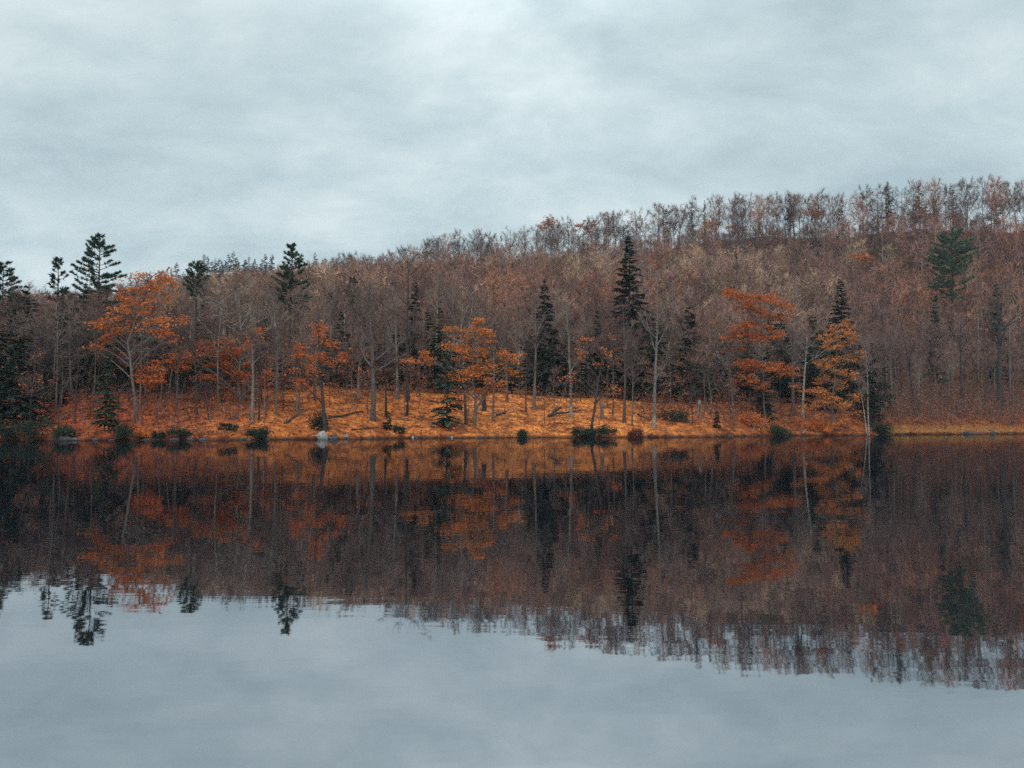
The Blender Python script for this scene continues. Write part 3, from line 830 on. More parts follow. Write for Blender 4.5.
# ---- the leafless woods ----------------------------------------------------------------
tw_a = leaf_mat('mauve brown twigs', [(.07, .037, .036), (.165, .09, .077), (.31, .18, .14)], transl=0)
tw_b = leaf_mat('grey tan twigs', [(.12, .072, .06), (.22, .138, .108), (.35, .235, .175)], transl=0)
tw_c = leaf_mat('rust twigs', [(.14, .058, .04), (.25, .11, .065), (.36, .16, .09)], transl=0)
KINDS = [
 ('leafless tree with mauve brown twigs in the dense woods behind the bank', 'mauve leafless trees in the woods', M['bark_dark'], tw_a),
 ('leafless tree with grey tan twigs in the dense woods behind the bank', 'tan leafless trees in the woods', M['bark'], tw_b),
 ('nearly leafless tree with rust brown twigs in the dense woods behind the bank', 'rust leafless trees in the woods', M['bark_dark'], tw_c),
]
pr = {}
for v in range(7):
    rg = R(900 + v)
    T, K = deciduous(rg, 18., .21, rg.uniform(-.8, .8), rg.uniform(.3, .5), nl=15, spread=.26 if v % 2 else .23, style='up' if v % 3 else 'wide',
                     ntw=4 if v in (1, 4, 6) else 7, twl=1.15, tww=.055, ns=6, limb=.8 if v in (1, 4, 6) else .6, bend=.05)
    pr[v] = (T, K)
mesh_cache = {}
def wood_mesh(v, k):
    if (v, k) not in mesh_cache:
        T, K = pr[v]
        mesh_cache[(v, k)] = (T.mesh('trunk', M['bark_wood'] if v in (1, 4, 6) else M['bark'] if v in (2, 5) else KINDS[k][2], True), K.mesh('crown', KINDS[k][3]))
    return mesh_cache[(v, k)]
first = {}
wr = R(4242)
def kind_at(X, Y, px):
    a = math.sin(X * .035 + Y * .02) + math.sin(X * .017 - Y * .045 + 2) + wr.normal() * .8
    if px > 700: a += .5 * (Y > 200)
    if px < 720 and Y > 320: a -= .4
    if px > 850 and Y < 270: return 2 if a < -.55 else 0
    return 1 if a > .55 else (2 if a < -1.05 else 0)

LIM_PX = [-60, 0, 130, 200, 270, 330, 400, 480, 620, 760, 900, 1100]
LIM = [296, 295, 290, 278, 274, 268, 268, 262, 258, 262, 262, 258]
cand = []
for px in np.arange(-40, 1068, 6.2):
    for k in range(5):
        p = px + wr.uniform(-5, 5); s = (33 if px < 880 else 18) + (k + wr.rand()) * 10.5
        cand.append((s, p))
wr.shuffle(cand)
kept = []
for s, p in cand:
    b = base_s(p, s)
    if all((b[0] - q[0]) ** 2 + (b[1] - q[1]) ** 2 > 4.1 ** 2 for q in kept):
        kept.append((b[0], b[1], b[2], p, s))
kept.sort(key=lambda q: q[4])
kept = kept[:205]
for i, (x, y, z, p, s) in enumerate(kept):
    k = kind_at(x, y, p); v = wr.randint(0, 7)
    H = wr.uniform(14, 22) * (1.0 if s > 30 else .8)
    H = min(H, z_at(np.interp(p, LIM_PX, LIM) + wr.uniform(-4, 16), y) - z)
    if H < 7: continue
    sc = H / 18.
    lab, grp = KINDS[k][0], KINDS[k][1]
    scl = (sc * wr.uniform(.85, 1.05),) * 2 + (sc,)
    if (v, k) not in first:
        T, K = wood_mesh(v, k)
        first[(v, k)] = place_tree('bare_tree', lab, 'tree', (x, y, z), T, K, None, None, grp, wr.uniform(0, 6.28), scl)
    else:
        copy_thing(first[(v, k)], (x, y, z), wr.uniform(0, 6.28), scl, lab, grp)
smax = max(q[4] for q in kept)
sl_first = []
SLG = 'slender leafless trees along the front of the woods'
done = []
for i in range(400):
    p = wr.uniform(-10, 885); sdist = wr.uniform(9, 30)
    if 380 < p < 600 and (sdist < 20 or wr.rand() < .5): continue
    b = base_s(p, sdist)
    if any(abs(b[0] - q[0]) + abs(b[1] - q[1]) < 2.6 for q in done): continue
    done.append(b)
    if len(done) > 84: break
    lab = 'slender twiggy leafless tree in the tangle along the front of the woods'
    if len(sl_first) < 6:
        j = len(sl_first)
        T, K = deciduous(R(1700 + j), 12., .085, R(j).uniform(-1.5, 1.5), (.3, .45, .38, .5, .33, .42)[j], nl=13, spread=.25, style=('up', 'wide', 'flat')[j % 3], ntw=7, twl=.8, tww=.042, ns=6, sides=5, bend=.06, limb=.6)
        sl_first.append(place_tree('bare_tree', lab, 'tree', b, T, K, (M['bark'], M['bark_dark'], M['bark_wood'])[j % 3], tw_a if j % 2 else M['twig'], SLG))
    else:
        h = wr.uniform(.7, 1.3)
        copy_thing(sl_first[i % 6], b, wr.uniform(0, 6.28), (h, h, h * wr.uniform(.9, 1.15)), lab, SLG)
sp_first = []
SAPG = 'thin bare saplings scattered over the leaf covered bank'
for i in range(78):
    p = wr.uniform(30, 880); sdist = wr.uniform(2.5, 24)
    if 470 < p < 640 and wr.rand() < .55: continue
    b = base_s(p, sdist)
    lab = 'thin bare sapling on the orange leaf covered bank'
    if len(sp_first) < 5:
        T, K = deciduous(R(1600 + i), 7., .06, R(i).uniform(-.8, .8), .3, nl=9, spread=.24, style='up' if i % 2 else 'wide', ntw=5, twl=.55, tww=.035, ns=4, sides=5, bend=.05, leafy=(0, 0, 60, 0, 110)[len(sp_first)], leafcol=(2.6, 1.1, .5))
        sp_first.append(place_tree('sapling', lab, 'sapling', b, T, K, M['bark'] if i % 3 else M['bark_dark'], M['twig'], SAPG))
    else:
        h = wr.uniform(.6, 1.35)
        copy_thing(sp_first[i % 5], b, wr.uniform(0, 6.28), (h, h, h), lab, SAPG)

# distant woods: one mass over the hill
def mass():
    rg = R(99)
    lib = []
    for v in range(8):
        T, K = deciduous(R(950 + v), 17., .23, R(v).uniform(-1.2, 1.2), .36, nl=12, spread=.28, style='up' if v % 3 else 'wide', ntw=4, twl=1.6, tww=.135, ns=4, sides=4, side=1, cheap=True, limb=.62, bend=.05)
        lib.append((T.arrays(), K.arrays()))
    for v in range(6):
        T, K = deciduous(R(970 + v), 17., .17, rg.uniform(-1, 1), rg.uniform(.14, .4), nl=17, spread=.33, style='wide' if v % 2 else 'up', ntw=9, twl=1.2, tww=.062, ns=5, sides=4, side=1, cheap=True, bend=.06)
        lib.append((T.arrays(), K.arrays()))
    Vs = []; Cs = []; F3 = []; F4 = []; n = 0
    pts = []
    for Y in np.arange(80, 540, 6.4):
        for X in np.arange(-1.15 * Y, 1.15 * Y, 6.6):
            x = X + rg.uniform(-3, 3); y = Y + rg.uniform(-3, 3)
            px = 512 + F * x / y
            if px < -330 or px > 1360: continue
            s = y - float(shore_Y(np.array(px))); yr = float(ridge_Y(px))
            inside = -30 < px < 1060
            if s < (smax - 1 if inside else 7) or y > yr + 7: continue
            if y > yr - 9 and rg.rand() < .10: continue
            pts.append((x, y, px, yr))
    pal = {0: np.array((.24, .125, .10)), 1: np.array((.37, .235, .165)), 2: np.array((.31, .135, .085)), 3: np.array((.11, .06, .058))}
    # low saplings under the ridge trees
    low = set()
    for px in np.arange(380, 1120, .95):
        yr = float(ridge_Y(px)); y = yr + rg.uniform(-30, 2); x = (px + rg.uniform(-2, 2) - 512) / F * y
        low.add(len(pts)); pts.append((x, y, px, yr))
    for ip, (x, y, px, yr) in enumerate(pts):
        k = kind_at(x, y, px)
        ridge = y > yr - 14
        v = rg.randint(8, 14) if ridge else rg.randint(0, 8)
        if ridge: k = 2 if rg.rand() < .45 else 3
        H = rg.uniform(14, 20.) if not ridge else rg.uniform(17.5, 21.5)
        hm = z_at(np.interp(px, RG_PX, RG_TOP) + (0 if px > 420 else 4) + (abs(rg.normal()) * 3.2 if ridge else rg.uniform(-1, 7)), y) - float(gz(x, y))
        H = min(hm, 25.) if ridge else min(H, hm)
        if yr - 42 < y <= yr - 9 and ip not in low:
            pg = 426 - (float(gz((px - 512) / F * yr, yr)) - CAMH) / yr * F
            up = (rg.uniform(-2, 15) * (.55 + .45 * math.sin(px * .06 + 1.3 * math.sin(px * .017)))) + (4 if px < 880 else 8) if px > 720 else rg.uniform(3, 24)
            if rg.rand() < .3: up = up * 1.3 + rg.uniform(2, 14)
            H = min(max(z_at(pg - up, y) - float(gz(x, y)), 6.), 23.); ridge = False; k = rg.choice((0, 0, 2, 3)); v = rg.randint(8, 14)
        if ip in low: H = rg.uniform(4.5, 9.5) * (.8 + .35 * math.sin(px * .021 + 1)); k = 3 if rg.rand() < .6 else 2; v = rg.randint(0, 8)
        if H < 3: continue
        sc = H / 17.; a = rg.uniform(0, 6.28); ca, sa = math.cos(a), math.sin(a)
        z = float(gz(x, y))
        c0 = pal[k] * rg.choice((.45, .75, 1., 1.3)) * rg.uniform(.85, 1.15) * np.array((1, rg.uniform(.92, 1.08), rg.uniform(.9, 1.1)))
        for ti, (Vv, Cc, f3, f4) in enumerate(lib[v]):
            W = Vv * sc
            if ti == 0 and False: pass
            W2 = np.stack([W[:, 0] * ca - W[:, 1] * sa + x, W[:, 0] * sa + W[:, 1] * ca + y, W[:, 2] + z], -1)
            Vs.append(W2.astype(np.float32))
            if ti == 0:
                cc = (np.array((.36, .29, .245)) if rg.rand() < .30 and not ridge else np.array((.17, .125, .105)) if rg.rand() < .4 else np.array((.065, .048, .046))) * rg.uniform(.75, 1.2)
            else:
                cc = c0
            Cs.append(np.tile(cc, (len(W2), 1)).astype(np.float32))
            F3.append(f3 + n); F4.append(f4 + n); n += len(W2)
        if (k == 2 and rg.rand() < .28) or (ridge and rg.rand() < .2):
            m = rg.randint(40, 160)
            pp = np.clip(rg.normal(size=(m, 3)), -1.7, 1.3) * np.array((2.2, 2.2, 2.3)) * sc + np.array((x, y, z + H * .68))
            L = MB(); leafquads(L, pp, .26, rg, (.25, .10, .05))
            Vv, Cc, f3, f4 = L.arrays()
            Vs.append(Vv); Cs.append(Cc); F4.append(f4 + n); n += len(Vv)
    print('mass trees', len(pts), 'verts', n)
    me = raw_mesh('woods', np.vstack(Vs), np.vstack(F3), np.vstack(F4), M['tint'], np.vstack(Cs))
    tag(link('woods', me), 'leafless brown woods covering the far hillside up to the ridge', 'woods', None, 'stuff')
mass()

# ---- undergrowth, leaf litter, dead grass ----------------------------------------------
def undergrowth():
    rg = R(61); U = MB()
    def stems(n, p0, p1, s0, s1, h0, h1, cols, leaf=0., w=.035, lc=(.32, .10, .035)):
        px = rg.uniform(p0, p1, n); s = s0 + rg.rand(n) ** .8 * (s1 - s0)
        Y = shore_Y(px) + s; X = (px - 512) / F * Y; Z = gz(X, Y)
        Bp = np.stack([X, Y, Z], -1)
        h = rg.uniform(h0, h1, n)
        Tp = Bp + np.stack([rg.normal(size=n) * .22 * h, rg.normal(size=n) * .22 * h, h], -1)
        ci = rg.randint(0, len(cols), n)
        col = np.array(cols)[ci] * rg.uniform(.7, 1.3, n)[:, None]
        U.ribs(Bp, Tp, np.full(n, w), rg, col)
        for _ in range(5):
            t = rg.uniform(.3, .95, n)[:, None]
            a = Bp + (Tp - Bp) * t
            e = a + rg.normal(size=(n, 3)) * (h * .16)[:, None] + np.array((0, 0, .12)) * h[:, None]
            U.ribs(a, e, np.full(n, w * .7), rg, col)
        if leaf:
            m = int(n * leaf); i = rg.randint(0, n, m)
            pp = Bp[i] + (Tp - Bp)[i] * rg.uniform(.3, 1, m)[:, None] + rg.normal(size=(m, 3)) * .3
            leafquads(U, pp, .15, rg, lc)
    br = [(.11, .07, .065), (.16, .115, .10), (.09, .055, .055)]
    stems(6500, 872, 1160, 2.0, 46, 1.2, 6, br + [(.17, .075, .05)], 6, .085, (.19, .075, .045))
    stems(1200, 640, 880, 2, 28, .8, 3, br, 5, .06, (.25, .08, .04))
    stems(1500, -60, 260, 12, 30, 1.2, 4.5, br + [(.20, .17, .16)], .8, .06, (.24, .08, .045))
    stems(700, -60, 270, 1.5, 14, .6, 2.4, br + [(.19, .16, .15)], 3, .05, (.30, .09, .045))
    stems(900, 270, 640, 17, 32, .6, 3, br, 1.5, .05)
    stems(650, 250, 660, 1, 18, .3, 1.5, br, .5, .04)
    stems(1300, -150, 1150, .1, 1.5, .25, 1.1, [(.06, .04, .03), (.2, .13, .06)], 1., .03)
    tag(link('undergrowth', U.mesh('undergrowth', M['tint'])), 'tangle of thin stems and saplings on the lake bank', 'undergrowth', None, 'stuff')
undergrowth()

def litter():
    rg = R(62); L = MB()
    n = 17000
    px = rg.uniform(-80, 1100, n); s = .5 + rg.rand(n) * 29
    Y = shore_Y(px) + s; X = (px - 512) / F * Y; Z = gz(X, Y) + .04
    U = rg.normal(size=(n, 3)); U[:, 2] *= .35; U /= np.linalg.norm(U, axis=1)[:, None]
    W = rg.normal(size=(n, 3)); W[:, 2] *= .5
    W -= U * (U * W).sum(1)[:, None]; W /= np.linalg.norm(W, axis=1)[:, None]
    sz = rg.uniform(.09, .22, n)[:, None]
    gold = np.exp(-((px - 560) / 130.) ** 2); side = np.clip(smooth((px - 640) / 160.) + smooth((300 - px) / 220.), 0, 1)
    pal = np.array([(.48, .16, .04), (.38, .105, .032), (.58, .27, .08), (.12, .05, .032), (.46, .135, .035)])
    c = pal[rg.randint(0, 5, n)] * rg.uniform(.75, 1.2, n)[:, None]
    c = c * (1 + gold[:, None] * np.array((.25, .36, .3))) * (1 - side[:, None] * np.array((.28, .40, .15)))
    L.quads(np.stack([X, Y, Z], -1), U * sz, W * sz, c)
    tag(link('fallen_leaves', L.mesh('fallen_leaves', M['tintleaf'])), 'orange fallen leaves strewn over the bank', 'leaves', None, 'stuff')
litter()

def sticks():
    rg = R(64); G = MB(); n = 420
    px = rg.uniform(0, 900, n); s = rg.uniform(.8, 26, n)
    Y = shore_Y(px) + s; X = (px - 512) / F * Y
    a = rg.uniform(0, 6.28, n); L = rg.uniform(.6, 2.6, n)
    X2 = X + np.cos(a) * L; Y2 = Y + np.sin(a) * L
    A = np.stack([X, Y, gz(X, Y) + .04], -1); B = np.stack([X2, Y2, gz(X2, Y2) + rg.uniform(.05, .35, n)], -1)
    for i in range(n):
        G.tube(np.array([A[i], (A[i] + B[i]) / 2 + rg.normal(size=3) * .06, B[i]]), [.05, .04, .012], 4, np.array((.07, .05, .042)) * rg.uniform(.6, 2.2))
    tag(link('fallen_twigs', G.mesh('fallen_twigs', M['tint'])), 'dead sticks littering the leaf covered bank', 'twigs', None, 'stuff')
sticks()

def dead_grass():
    rg = R(63); G = MB(); n = 9000
    px = np.concatenate([rg.uniform(884, 1012, 6200), rg.uniform(640, 720, 500), rg.uniform(1012, 1150, 1500), rg.uniform(480, 600, 800)])
    s = .35 + rg.rand(n) ** 1.3 * 3.6
    Y = shore_Y(px) + s; X = (px - 512) / F * Y
    Bp = np.stack([X, Y, gz(X, Y)], -1)
    h = rg.uniform(.25, .75, n) * (.6 + .4 * np.sin(px * .2) ** 2)
    h[px < 760] *= .4
    Tp = Bp + np.stack([rg.normal(size=n) * .25, rg.normal(size=n) * .2 - .12, h], -1)
    pal = np.array([(.54, .27, .09), (.46, .20, .07), (.60, .34, .13)])
    G.ribs(Bp, Tp, np.full(n, .07), rg, pal[rg.randint(0, 3, n)] * rg.uniform(.8, 1.15, n)[:, None])
    tag(link('grass', G.mesh('grass', M['tintleaf'])), 'dry tan grass fringing the shore', 'grass', None, 'stuff')
dead_grass()

# ---- shrubs ----------------------------------------------------------------------------
def shrub(rg, w, h, n, leaf=.11):
    S = MB(); K = MB()
    lobes = [(float(np.clip(rg.normal() * .55, -1.2, 1.2)) * w, rg.normal() * .4 * w, h * rg.uniform(.12, .95) * rg.uniform(.5, 1), rg.uniform(.14, .34) * w) for _ in range(15)]
    lobes = [(float(np.clip(rg.normal() * .55, -1.2, 1.2)) * w, rg.normal() * .4 * w, h * rg.uniform(.12, .95) * rg.uniform(.5, 1), rg.uniform(.14, .34) * w) for _ in range(15)]
    for lx, ly, lz, lr in lobes:
        S.tube(curve((lx * .2, ly * .2, -.1), (lx, ly, lz + .2), math.sqrt(lx * lx + ly * ly + lz * lz), .2, rg, 5, .1), np.linspace(.035, .01, 5), 4)
        m = n // 18
        d = rg.normal(size=(m, 3)); d /= np.linalg.norm(d, axis=1)[:, None]
        p = np.array((lx, ly, lz)) + d * (rg.uniform(.3, 1, m) ** .5)[:, None] * np.array((lr, lr, lr * .75 * h / w if h < w else lr * .8))
        p[:, 2] = np.maximum(p[:, 2], .05)
        p = p + rg.normal(size=p.shape) * np.array((.2, .2, .17)) * h
        p[:, 2] = np.maximum(p[:, 2], .03)
        leafquads(K, p, leaf, rg, np.array((1, 1, 1)) * rg.uniform(.55, 1.45))
    a = np.stack([rg.normal(size=90) * .5 * w, rg.normal(size=90) * .4 * w, rg.uniform(.1, .6, 90) * h], -1)
    S.ribs(a, a + rg.normal(size=(90, 3)) * np.array((.3, .3, .15)) * h + np.array((0, 0, .45 * h)), np.full(90, .04), rg)
    return S, K
SHR = [
 ('dark green laurel mound around the foot of the leaning dark oak', (597, 436), 15, 11, 'laurel'),
 ('low dark laurel clump just to the shore side of the leaning dark oak', (581, 436), 8, 8, 'laurel'),
 ('rounded green bush beside the white banded birch', (671, 421), 12, 17, 'laurel'),
 ('dark bush at the foot of the stout oak above the pale rock', (319, 429), 6, 20, 'laurel'),
 ('low black green bush at the water below the broad pale footed tree', (259, 438), 11, 12, 'laurel'),
 ('small green bush in the orange leaves near the shore below the orange layered oak', (230, 430), 8, 7, 'laurel'),
 ('dark low bush under reddish boughs near the bent dark tree', (180, 436), 13, 9, 'laurel'),
 ('dark laurel bush at the water between the two shore hemlocks', (66, 438), 11, 14, 'laurel'),
 ('spreading dark laurel under the shaggy frame edge hemlock', (22, 440), 22, 22, 'laurel'),
 ('dark laurel bush hugging the base of the young green shore hemlock', (122, 438), 11, 14, 'laurel'),
 ('red leaved low shrub beside the young green shore hemlock', (138, 437), 10, 8, 'oak'),
 ('tiny upright green shrub on the slope near the low dark stub', (399, 433), 4, 9, 'laurel'),
 ('small dark shrub alone on the golden shore', (521, 437), 5, 7, 'laurel'),
 ('russet shrub at the water below the gold brown layered oak', (815, 431), 9, 13, 'oak'),
 ('rust leaved shrub below the crooked white birch', (748, 424), 13, 14, 'oak'),
 ('dark shrub filling the water edge under the low hemlock', (778, 435), 13, 12, 'laurel'),
 ('dark reddish shrub on the shore past the leaning oak', (636, 436), 5, 8, 'oakdark'),
 ('dark bush at the foot of the close pair of white birches', (880, 434), 9, 14, 'laurel'),
 ('small bushy dark shrub on the shore past the red leaved low shrub', (160, 438), 8, 7, 'laurel'),
]
M['oakdark'] = leaf_mat('dull russet leaves', [(.12, .04, .025), (.17, .06, .03)], transl=.2)
for i, (label, bp, hw, hp, mk) in enumerate(SHR):
    b = hit(*bp); Y = b[1]; w = hw * Y / F; h = hp * Y / F * .82
    S, K = shrub(R(1000 + i), w, h, int(1100 + 620 * w * h), .105)
    o = thing('shrub', label, 'shrub', b)
    link('stems', S.mesh('stems', M['bark_dark']), o); link('foliage', K.mesh('foliage', M[mk]), o)

# young conifers
for i, (label, bp, hw, hp) in enumerate([('knee high young fir standing in orange leaves below the lone thick trunk', (387, 429), 6, 18),
                                         ('small young conifer at the water near the crooked white birch', (717, 429), 4, 18)]):
    b = hit(*bp); Y = b[1]
    T, K = hemlock(R(1100 + i), hp * Y / F, hw * Y / F, .04, dens=2., fine=1.6)
    place_tree('fir_sapling', label, 'sapling', b, T, K, M['bark_dark'], M['laurel'])

# snags and stubs
SNAG = [('broken white birch snag standing on the round orange knoll', (699, 417), 402, 3.6, 'birch', 1), ('dark broken stub on the slope rim beside the pale straight trunk', (406, 416), 403, 3.0, 'bark_dark', 2),
        ('mossy grey broken trunk beside the golden oak foot', (466, 424), 396, 3.0, 'bark', -1), ('dark stump in the golden leaves behind the mossy broken trunk', (484, 411), 396, 4.5, 'bark_dark', 0),
        ('pale weathered stub behind the leaning dark oak', (602, 418), 403, 3.4, 'bark_pale', 0)]
for i, (label, bp, top, wpx, mk, lean) in enumerate(SNAG):
    b = hit(*bp); Y = b[1]; H = z_at(top, Y) - b[2]; r = wpx * Y / F / 2
    rg = R(1200 + i); B_ = MB()
    n = 7; t = np.linspace(0, 1, n)
    P = np.stack([lean * Y / F * t + .04 * np.sin(t * 5), .05 * np.sin(t * 4 + 1), -.3 + (H + .3) * t], -1)
    Rr = r * (1.25 - .45 * t); Rr[0] *= 1.25
    B_.tube(P, Rr, 9, None, True)
    # splintered top
    for a in rg.uniform(0, 6.28, 6):
        q = P[-1] + np.array((math.cos(a), math.sin(a), 0)) * Rr[-1] * .6
        B_.tube(np.array([q - (0, 0, .1), q + (0, 0, rg.uniform(.08, .4)), q + (0, 0, rg.uniform(.4, .6))]), [Rr[-1] * .4, Rr[-1] * .2, .005], 4)
    o = thing('tree_snag', label, 'snag', b)
    link('trunk', B_.mesh('trunk', M[mk], True), o)
    St = MB()
    for k in range(2):
        zz = H * rg.uniform(.5, .9); a = rg.uniform(0, 6.28)
        St.tube(curve((lean * Y / F * zz / H, 0, zz), (math.cos(a), math.sin(a) * .4, .6), rg.uniform(.4, .9), .2, rg, 4), np.linspace(r * .3, .01, 4), 4)
    link('branch_stub', St.mesh('branch_stub', M[mk]), o)

# fallen logs: two ends on the ground
LOG = [('long dark fallen log lying on the orange slope beside the stout oak', (329, 419), (363, 412), 2.0), ('dark fallen log lying level on the golden slope, longer of the crossed pair', (548, 418), (581, 412), 2.2),
       ('dark fallen log slanting on the golden slope, shorter of the crossed pair', (549, 417), (561, 408), 2.2), ('thin dark fallen log slanting below the white banded birch', (638, 415), (650, 421), 1.6),
       ('crooked dead bough on the orange slope near the twin pale stems', (285, 424), (298, 415), 1.8), ('low dark log in the leaves below the small young fir', (352, 430), (378, 428), 1.5),
       ('short dark log on the golden leaves by the pale trunk under the oak', (497, 416), (507, 412), 1.8), ('grey fallen limb on the bank under the shore hemlock shade', (60, 422), (70, 415), 1.6),
       ('pale dead limb leaning out over the water below the gold brown oak', (803, 434), (812, 424), 1.4)]
for i, (label, p0, p1, wpx) in enumerate(LOG):
    a = hit(*p0); b = hit(*p1); rg = R(1300 + i)
    r = wpx * a[1] / F / 2 * 1.1
    t = np.linspace(0, 1, 9)[:, None]
    P = a * (1 - t) + b * t
    P[:, 2] = np.maximum(P[:, 2], gz(P[:, 0], P[:, 1])) * .5 + .5 * gz(P[:, 0], P[:, 1]) + r * .8 + (.12 if i in (1,) else 0)
    P[1:-1] += rg.normal(size=(7, 3)) * np.array((.08, .08, .03))
    mid = P[0].copy(); L = MB()
    L.tube(P - mid, np.linspace(r * 1.2, r * .55, 9), 7, None, True)
    o = thing('fallen_log', label, 'log', mid)
    mt = M['bark_pale'] if 'pale' in label.split()[0] else M['bark'] if 'grey' in label.split()[0] else M['bark_dark']
    link('stem', L.mesh('stem', mt, True), o)
    B_ = MB()
    for k in range(3):
        u = rg.uniform(.4, .95); q, tn = sample(P - mid, u)
        B_.tube(curve(q, tn + rg.normal(size=3) * .6 + np.array((0, 0, .5)), rg.uniform(.5, 1.3), .1, rg, 4), np.linspace(r * .4, .01, 4), 4)
    link('side_branch', B_.mesh('side_branch', mt), o)

# rocks
def rock(rg, rx, ry, rz_):
    n = 14; m = 9
    th = np.linspace(0, 2 * PI, n, endpoint=False); ph = np.linspace(.08, PI - .08, m)
    D = np.stack([np.sin(ph)[:, None] * np.cos(th), np.sin(ph)[:, None] * np.sin(th), np.cos(ph)[:, None] * np.ones(n)], -1)
    k = rg.normal(size=(6, 3)) * 1.8; p = rg.uniform(0, 6, 6)
    d = sum(np.sin(D @ k[i] + p[i]) for i in range(6)) * .07 + rg.normal(size=D.shape[:2]) * .025
    pl = rg.normal(size=(7, 3)); pl /= np.linalg.norm(pl, axis=1)[:, None]
    V = D * (1 + d)[..., None]
    for q in pl:                                   # chip flat facets
        h = V @ q - .8
        V = V - np.where(h > 0, h, 0)[..., None] * q
    V = V * np.array((rx, ry, rz_)); B_ = MB()
    i = np.arange(m - 1)[:, None] * n; j = np.arange(n)[None, :]; j2 = (j + 1) % n
    q4 = np.stack([i + j, i + n + j, i + n + j2, i + j2], -1).reshape(-1, 4)
    V = V.reshape(-1, 3)
    V = np.vstack([V, [[0, 0, rz_ * .97], [0, 0, -rz_]]]); nb = m * n
    t3 = [(nb, k, (k + 1) % n) for k in range(n)] + [(nb + 1, (m - 1) * n + (k + 1) % n, (m - 1) * n + k) for k in range(n)]
    B_.add(V, {4: q4, 3: np.array(t3)})
    return B_
ROCK = [('pale grey boulder at the water edge mirrored in the lake', 322, .15, 1.25, .72, 'rock_pale'), ('small pale stone at the water line below the tiny green shrub', 413, .1, .26, .2, 'rock_pale'),
        ('small pale stone at the water line below the blue green hemlock', 452, .1, .3, .2, 'rock_pale'), ('long low dark rock at the water before the tan grass', 966, .2, 2.0, .55, 'rock_dark'),
        ('rounded dark rock at the far end of the tan grass shore', 991, .4, 1.3, .6, 'rock_dark'), ('dark wet rock in the water beside the pale boulder', 334, .3, .9, .5, 'rock_dark'),
        ('small grey rock at the water past the pale boulder', 346, .5, .55, .4, 'rock_pale'), ('grey shore rock under the small bushy dark shrub', 68, .1, 1.2, .4, 'rock_dark'),
        ('flat brown rock at the water before the young green shore hemlock', 75, .05, .9, .22, 'rock_dark')]
for i, (label, px, s, rx, rz_, mk) in enumerate(ROCK):
    b = base_s(px, s); b[2] = .0 + rz_ * .35
    me = rock(R(1400 + i), rx * .62 if i == 0 else rx * .7, rx * .55, rz_).mesh('rock', M[mk], False)
    tag(link('rock', me, None, b), label, 'rock')
protos = None
rr = R(15)
for i, px in enumerate(np.linspace(20, 1010, 64)):
    px = px + rr.uniform(-6, 6)
    b = base_s(px, rr.uniform(-.15, .45)); q = rr.uniform(.22, .55); b[2] = .02
    lab = 'small dark wet stone along the foot of the bank'; grp = 'dark stones lining the water edge'
    if i < 4:
        me = rock(R(1500 + i), 1., .8, .6).mesh('stone', M['rock_dark'])
        o = tag(link('stone', me, None, b), lab, 'stone', grp)
        protos = (protos or []) + [o]
    else:
        o = protos[i % 4].copy(); C.objects.link(o); o.location = b
    o.scale = (q * rr.uniform(.8, 1.7), q, q * rr.uniform(.6, 1.)); o.rotation_euler = (0, 0, rr.uniform(0, 6))

# ------------------------------------------------------------------ air
m, nt, out = new_mat('thin haze')
pv = nt.nodes.new('ShaderNodeVolumePrincipled')
pv.inputs['Color'].default_value = (.80, .90, 1.0, 1)
pv.inputs['Density'].default_value = .00011
nt.links.new(pv.outputs[0], out.inputs['Volume'])
HZ = np.array([(-2300, -350, -4.), (2300, -350, -4), (2300, 1700, -4), (-2300, 1700, -4), (-2300, -350, 260), (2300, -350, 260), (2300, 1700, 260), (-2300, 1700, 260)])
HF = np.array([(0, 3, 2, 1), (4, 5, 6, 7), (0, 1, 5, 4), (1, 2, 6, 5), (2, 3, 7, 6), (3, 0, 4, 7)])
tag(link('haze', raw_mesh('haze', HZ, np.zeros((0, 3), np.int32), HF, m)), 'thin pale haze over the lake and hills', None, None, 'stuff')

# ------------------------------------------------------------------ sky, sun, camera
SUN_EL, SUN_AZ = math.radians(48), math.radians(205)      # azimuth clockwise from +Y: behind the camera, slightly left
w = bpy.data.worlds.new('World'); SC.world = w; w.use_nodes = True
nt = w.node_tree; nt.nodes.clear()
out = nt.nodes.new('ShaderNodeOutputWorld')
sky = nt.nodes.new('ShaderNodeTexSky'); sky.sky_type = 'NISHITA'; sky.sun_disc = False
sky.sun_elevation = SUN_EL; sky.sun_rotation = SUN_AZ
bg1 = nt.nodes.new('ShaderNodeBackground'); bg1.inputs[1].default_value = .08
nt.links.new(sky.outputs[0], bg1.inputs[0])
tc = nt.nodes.new('ShaderNodeTexCoord')
sp = nt.nodes.new('ShaderNodeSeparateXYZ'); nt.links.new(tc.outputs['Generated'], sp.inputs[0])
def math_(op, a, b=None, c=None):
    n = nt.nodes.new('ShaderNodeMath'); n.operation = op
    for i, x in enumerate((a, b, c)):
        if x is None: continue
        if isinstance(x, (int, float)): n.inputs[i].default_value = x
        else: nt.links.new(x, n.inputs[i])
    return n.outputs[0]
zc = math_('ADD', math_('MAXIMUM', sp.outputs[2], 0.), .38)
u = math_('DIVIDE', sp.outputs[0], zc); v = math_('DIVIDE', sp.outputs[1], zc)
cb = nt.nodes.new('ShaderNodeCombineXYZ'); nt.links.new(u, cb.inputs[0]); nt.links.new(v, cb.inputs[1])
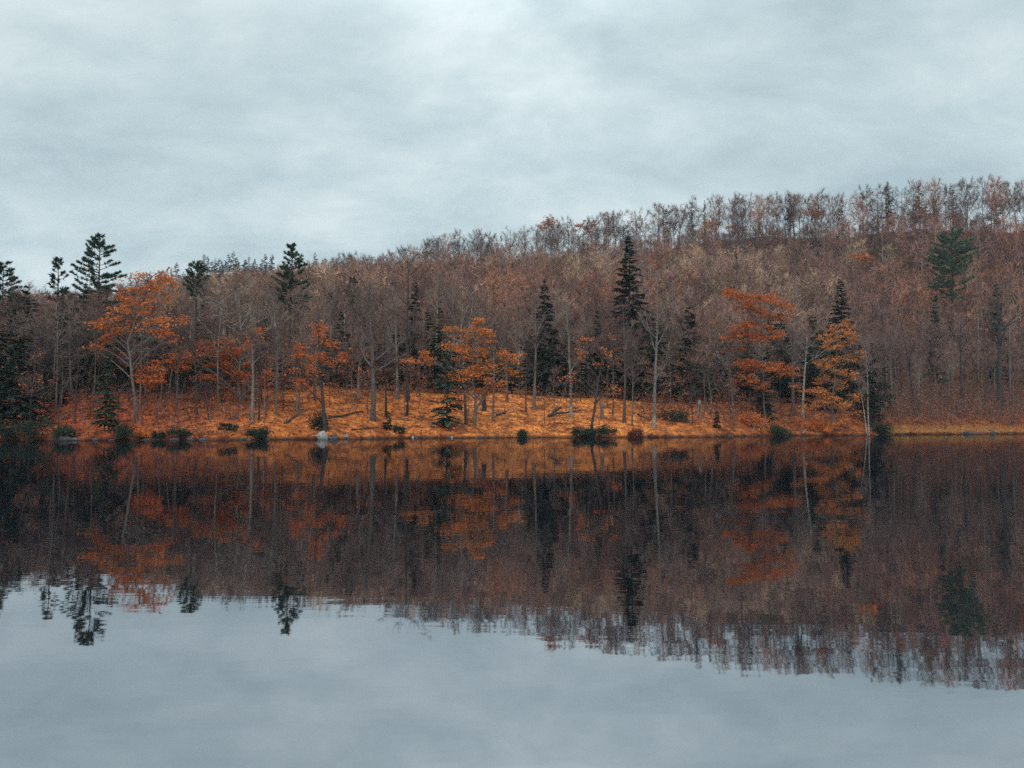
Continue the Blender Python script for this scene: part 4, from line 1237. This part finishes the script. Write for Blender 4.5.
def cloud_noise(scale, rot, sx, sy, det, dist):
    mp = nt.nodes.new('ShaderNodeMapping'); mp.inputs['Scale'].default_value = (sx, sy, 1); mp.inputs['Rotation'].default_value = (0, 0, rot)
    mp.inputs['Location'].default_value = (3.1, 1.7, .4)
    nz = nt.nodes.new('ShaderNodeTexNoise'); nz.inputs['Scale'].default_value = scale; nz.inputs['Detail'].default_value = det
    nz.inputs['Roughness'].default_value = .58; nz.inputs['Distortion'].default_value = dist
    nt.links.new(cb.outputs[0], mp.inputs[0]); nt.links.new(mp.outputs[0], nz.inputs['Vector'])
    return nz.outputs[0]
n1 = cloud_noise(1.9, .6, .85, 1.35, 8, .35)
n2 = cloud_noise(5.5, -.3, .9, 1.3, 7, .3)
mixn = math_('ADD', math_('MULTIPLY', n1, .62), math_('MULTIPLY', n2, .38))
rp = nt.nodes.new('ShaderNodeValToRGB'); nt.links.new(mixn, rp.inputs[0])
el = rp.color_ramp.elements
el[0].position = .37; el[0].color = (.45, .575, .62, 1)
el[1].position = .63; el[1].color = (.77, .88, .90, 1)
e = el.new(.5); e.color = (.60, .725, .76, 1)
zen = math_('MULTIPLY_ADD', math_('POWER', math_('MAXIMUM', math_('SUBTRACT', sp.outputs[2], .45), 0.), 1.), 4.2, 1.)
d0 = ray(522, 10); l0 = math.sqrt(sum(q * q for q in d0))
vd = nt.nodes.new('ShaderNodeVectorMath'); vd.operation = 'DOT_PRODUCT'; vd.inputs[1].default_value = [q / l0 for q in d0]
nt.links.new(tc.outputs['Generated'], vd.inputs[0])
thin = math_('MULTIPLY', math_('POWER', math_('MAXIMUM', vd.outputs['Value'], 0.), 45.), .09)
zen = math_('ADD', zen, math_('MULTIPLY', thin, math_('MULTIPLY', mixn, 2.)))
bg2 = nt.nodes.new('ShaderNodeBackground'); nt.links.new(rp.outputs[0], bg2.inputs[0]); nt.links.new(zen, bg2.inputs[1])
mx = nt.nodes.new('ShaderNodeMixShader'); mx.inputs[0].default_value = .93
nt.links.new(bg1.outputs[0], mx.inputs[1]); nt.links.new(bg2.outputs[0], mx.inputs[2])
nt.links.new(mx.outputs[0], out.inputs[0])

ld = bpy.data.lights.new('sun', 'SUN'); ld.energy = 1.5; ld.angle = math.radians(25); ld.color = (1, .93, .84)
lo = bpy.data.objects.new('sun', ld); C.objects.link(lo); lo.location = (-60, -80, 150)
lo.rotation_euler = (PI / 2 - SUN_EL, 0, -SUN_AZ + PI)

cd = bpy.data.cameras.new('camera'); cd.lens = F / 1024 * 36; cd.sensor_width = 36; cd.clip_end = 5000
co = bpy.data.objects.new('camera', cd); C.objects.link(co); co.location = (0, 0, CAMH); co.rotation_euler = (PI / 2 + TH, 0, 0)
SC.camera = co

SC.view_settings.view_transform = 'Standard'; SC.view_settings.look = 'None'; SC.view_settings.gamma = 1; SC.view_settings.exposure = 0
SC.view_settings.use_curve_mapping = False
cy = SC.cycles
cy.use_denoising = False
cy.max_bounces = 5; cy.diffuse_bounces = 2; cy.glossy_bounces = 2; cy.transmission_bounces = 2; cy.transparent_max_bounces = 4; cy.volume_bounces = 0
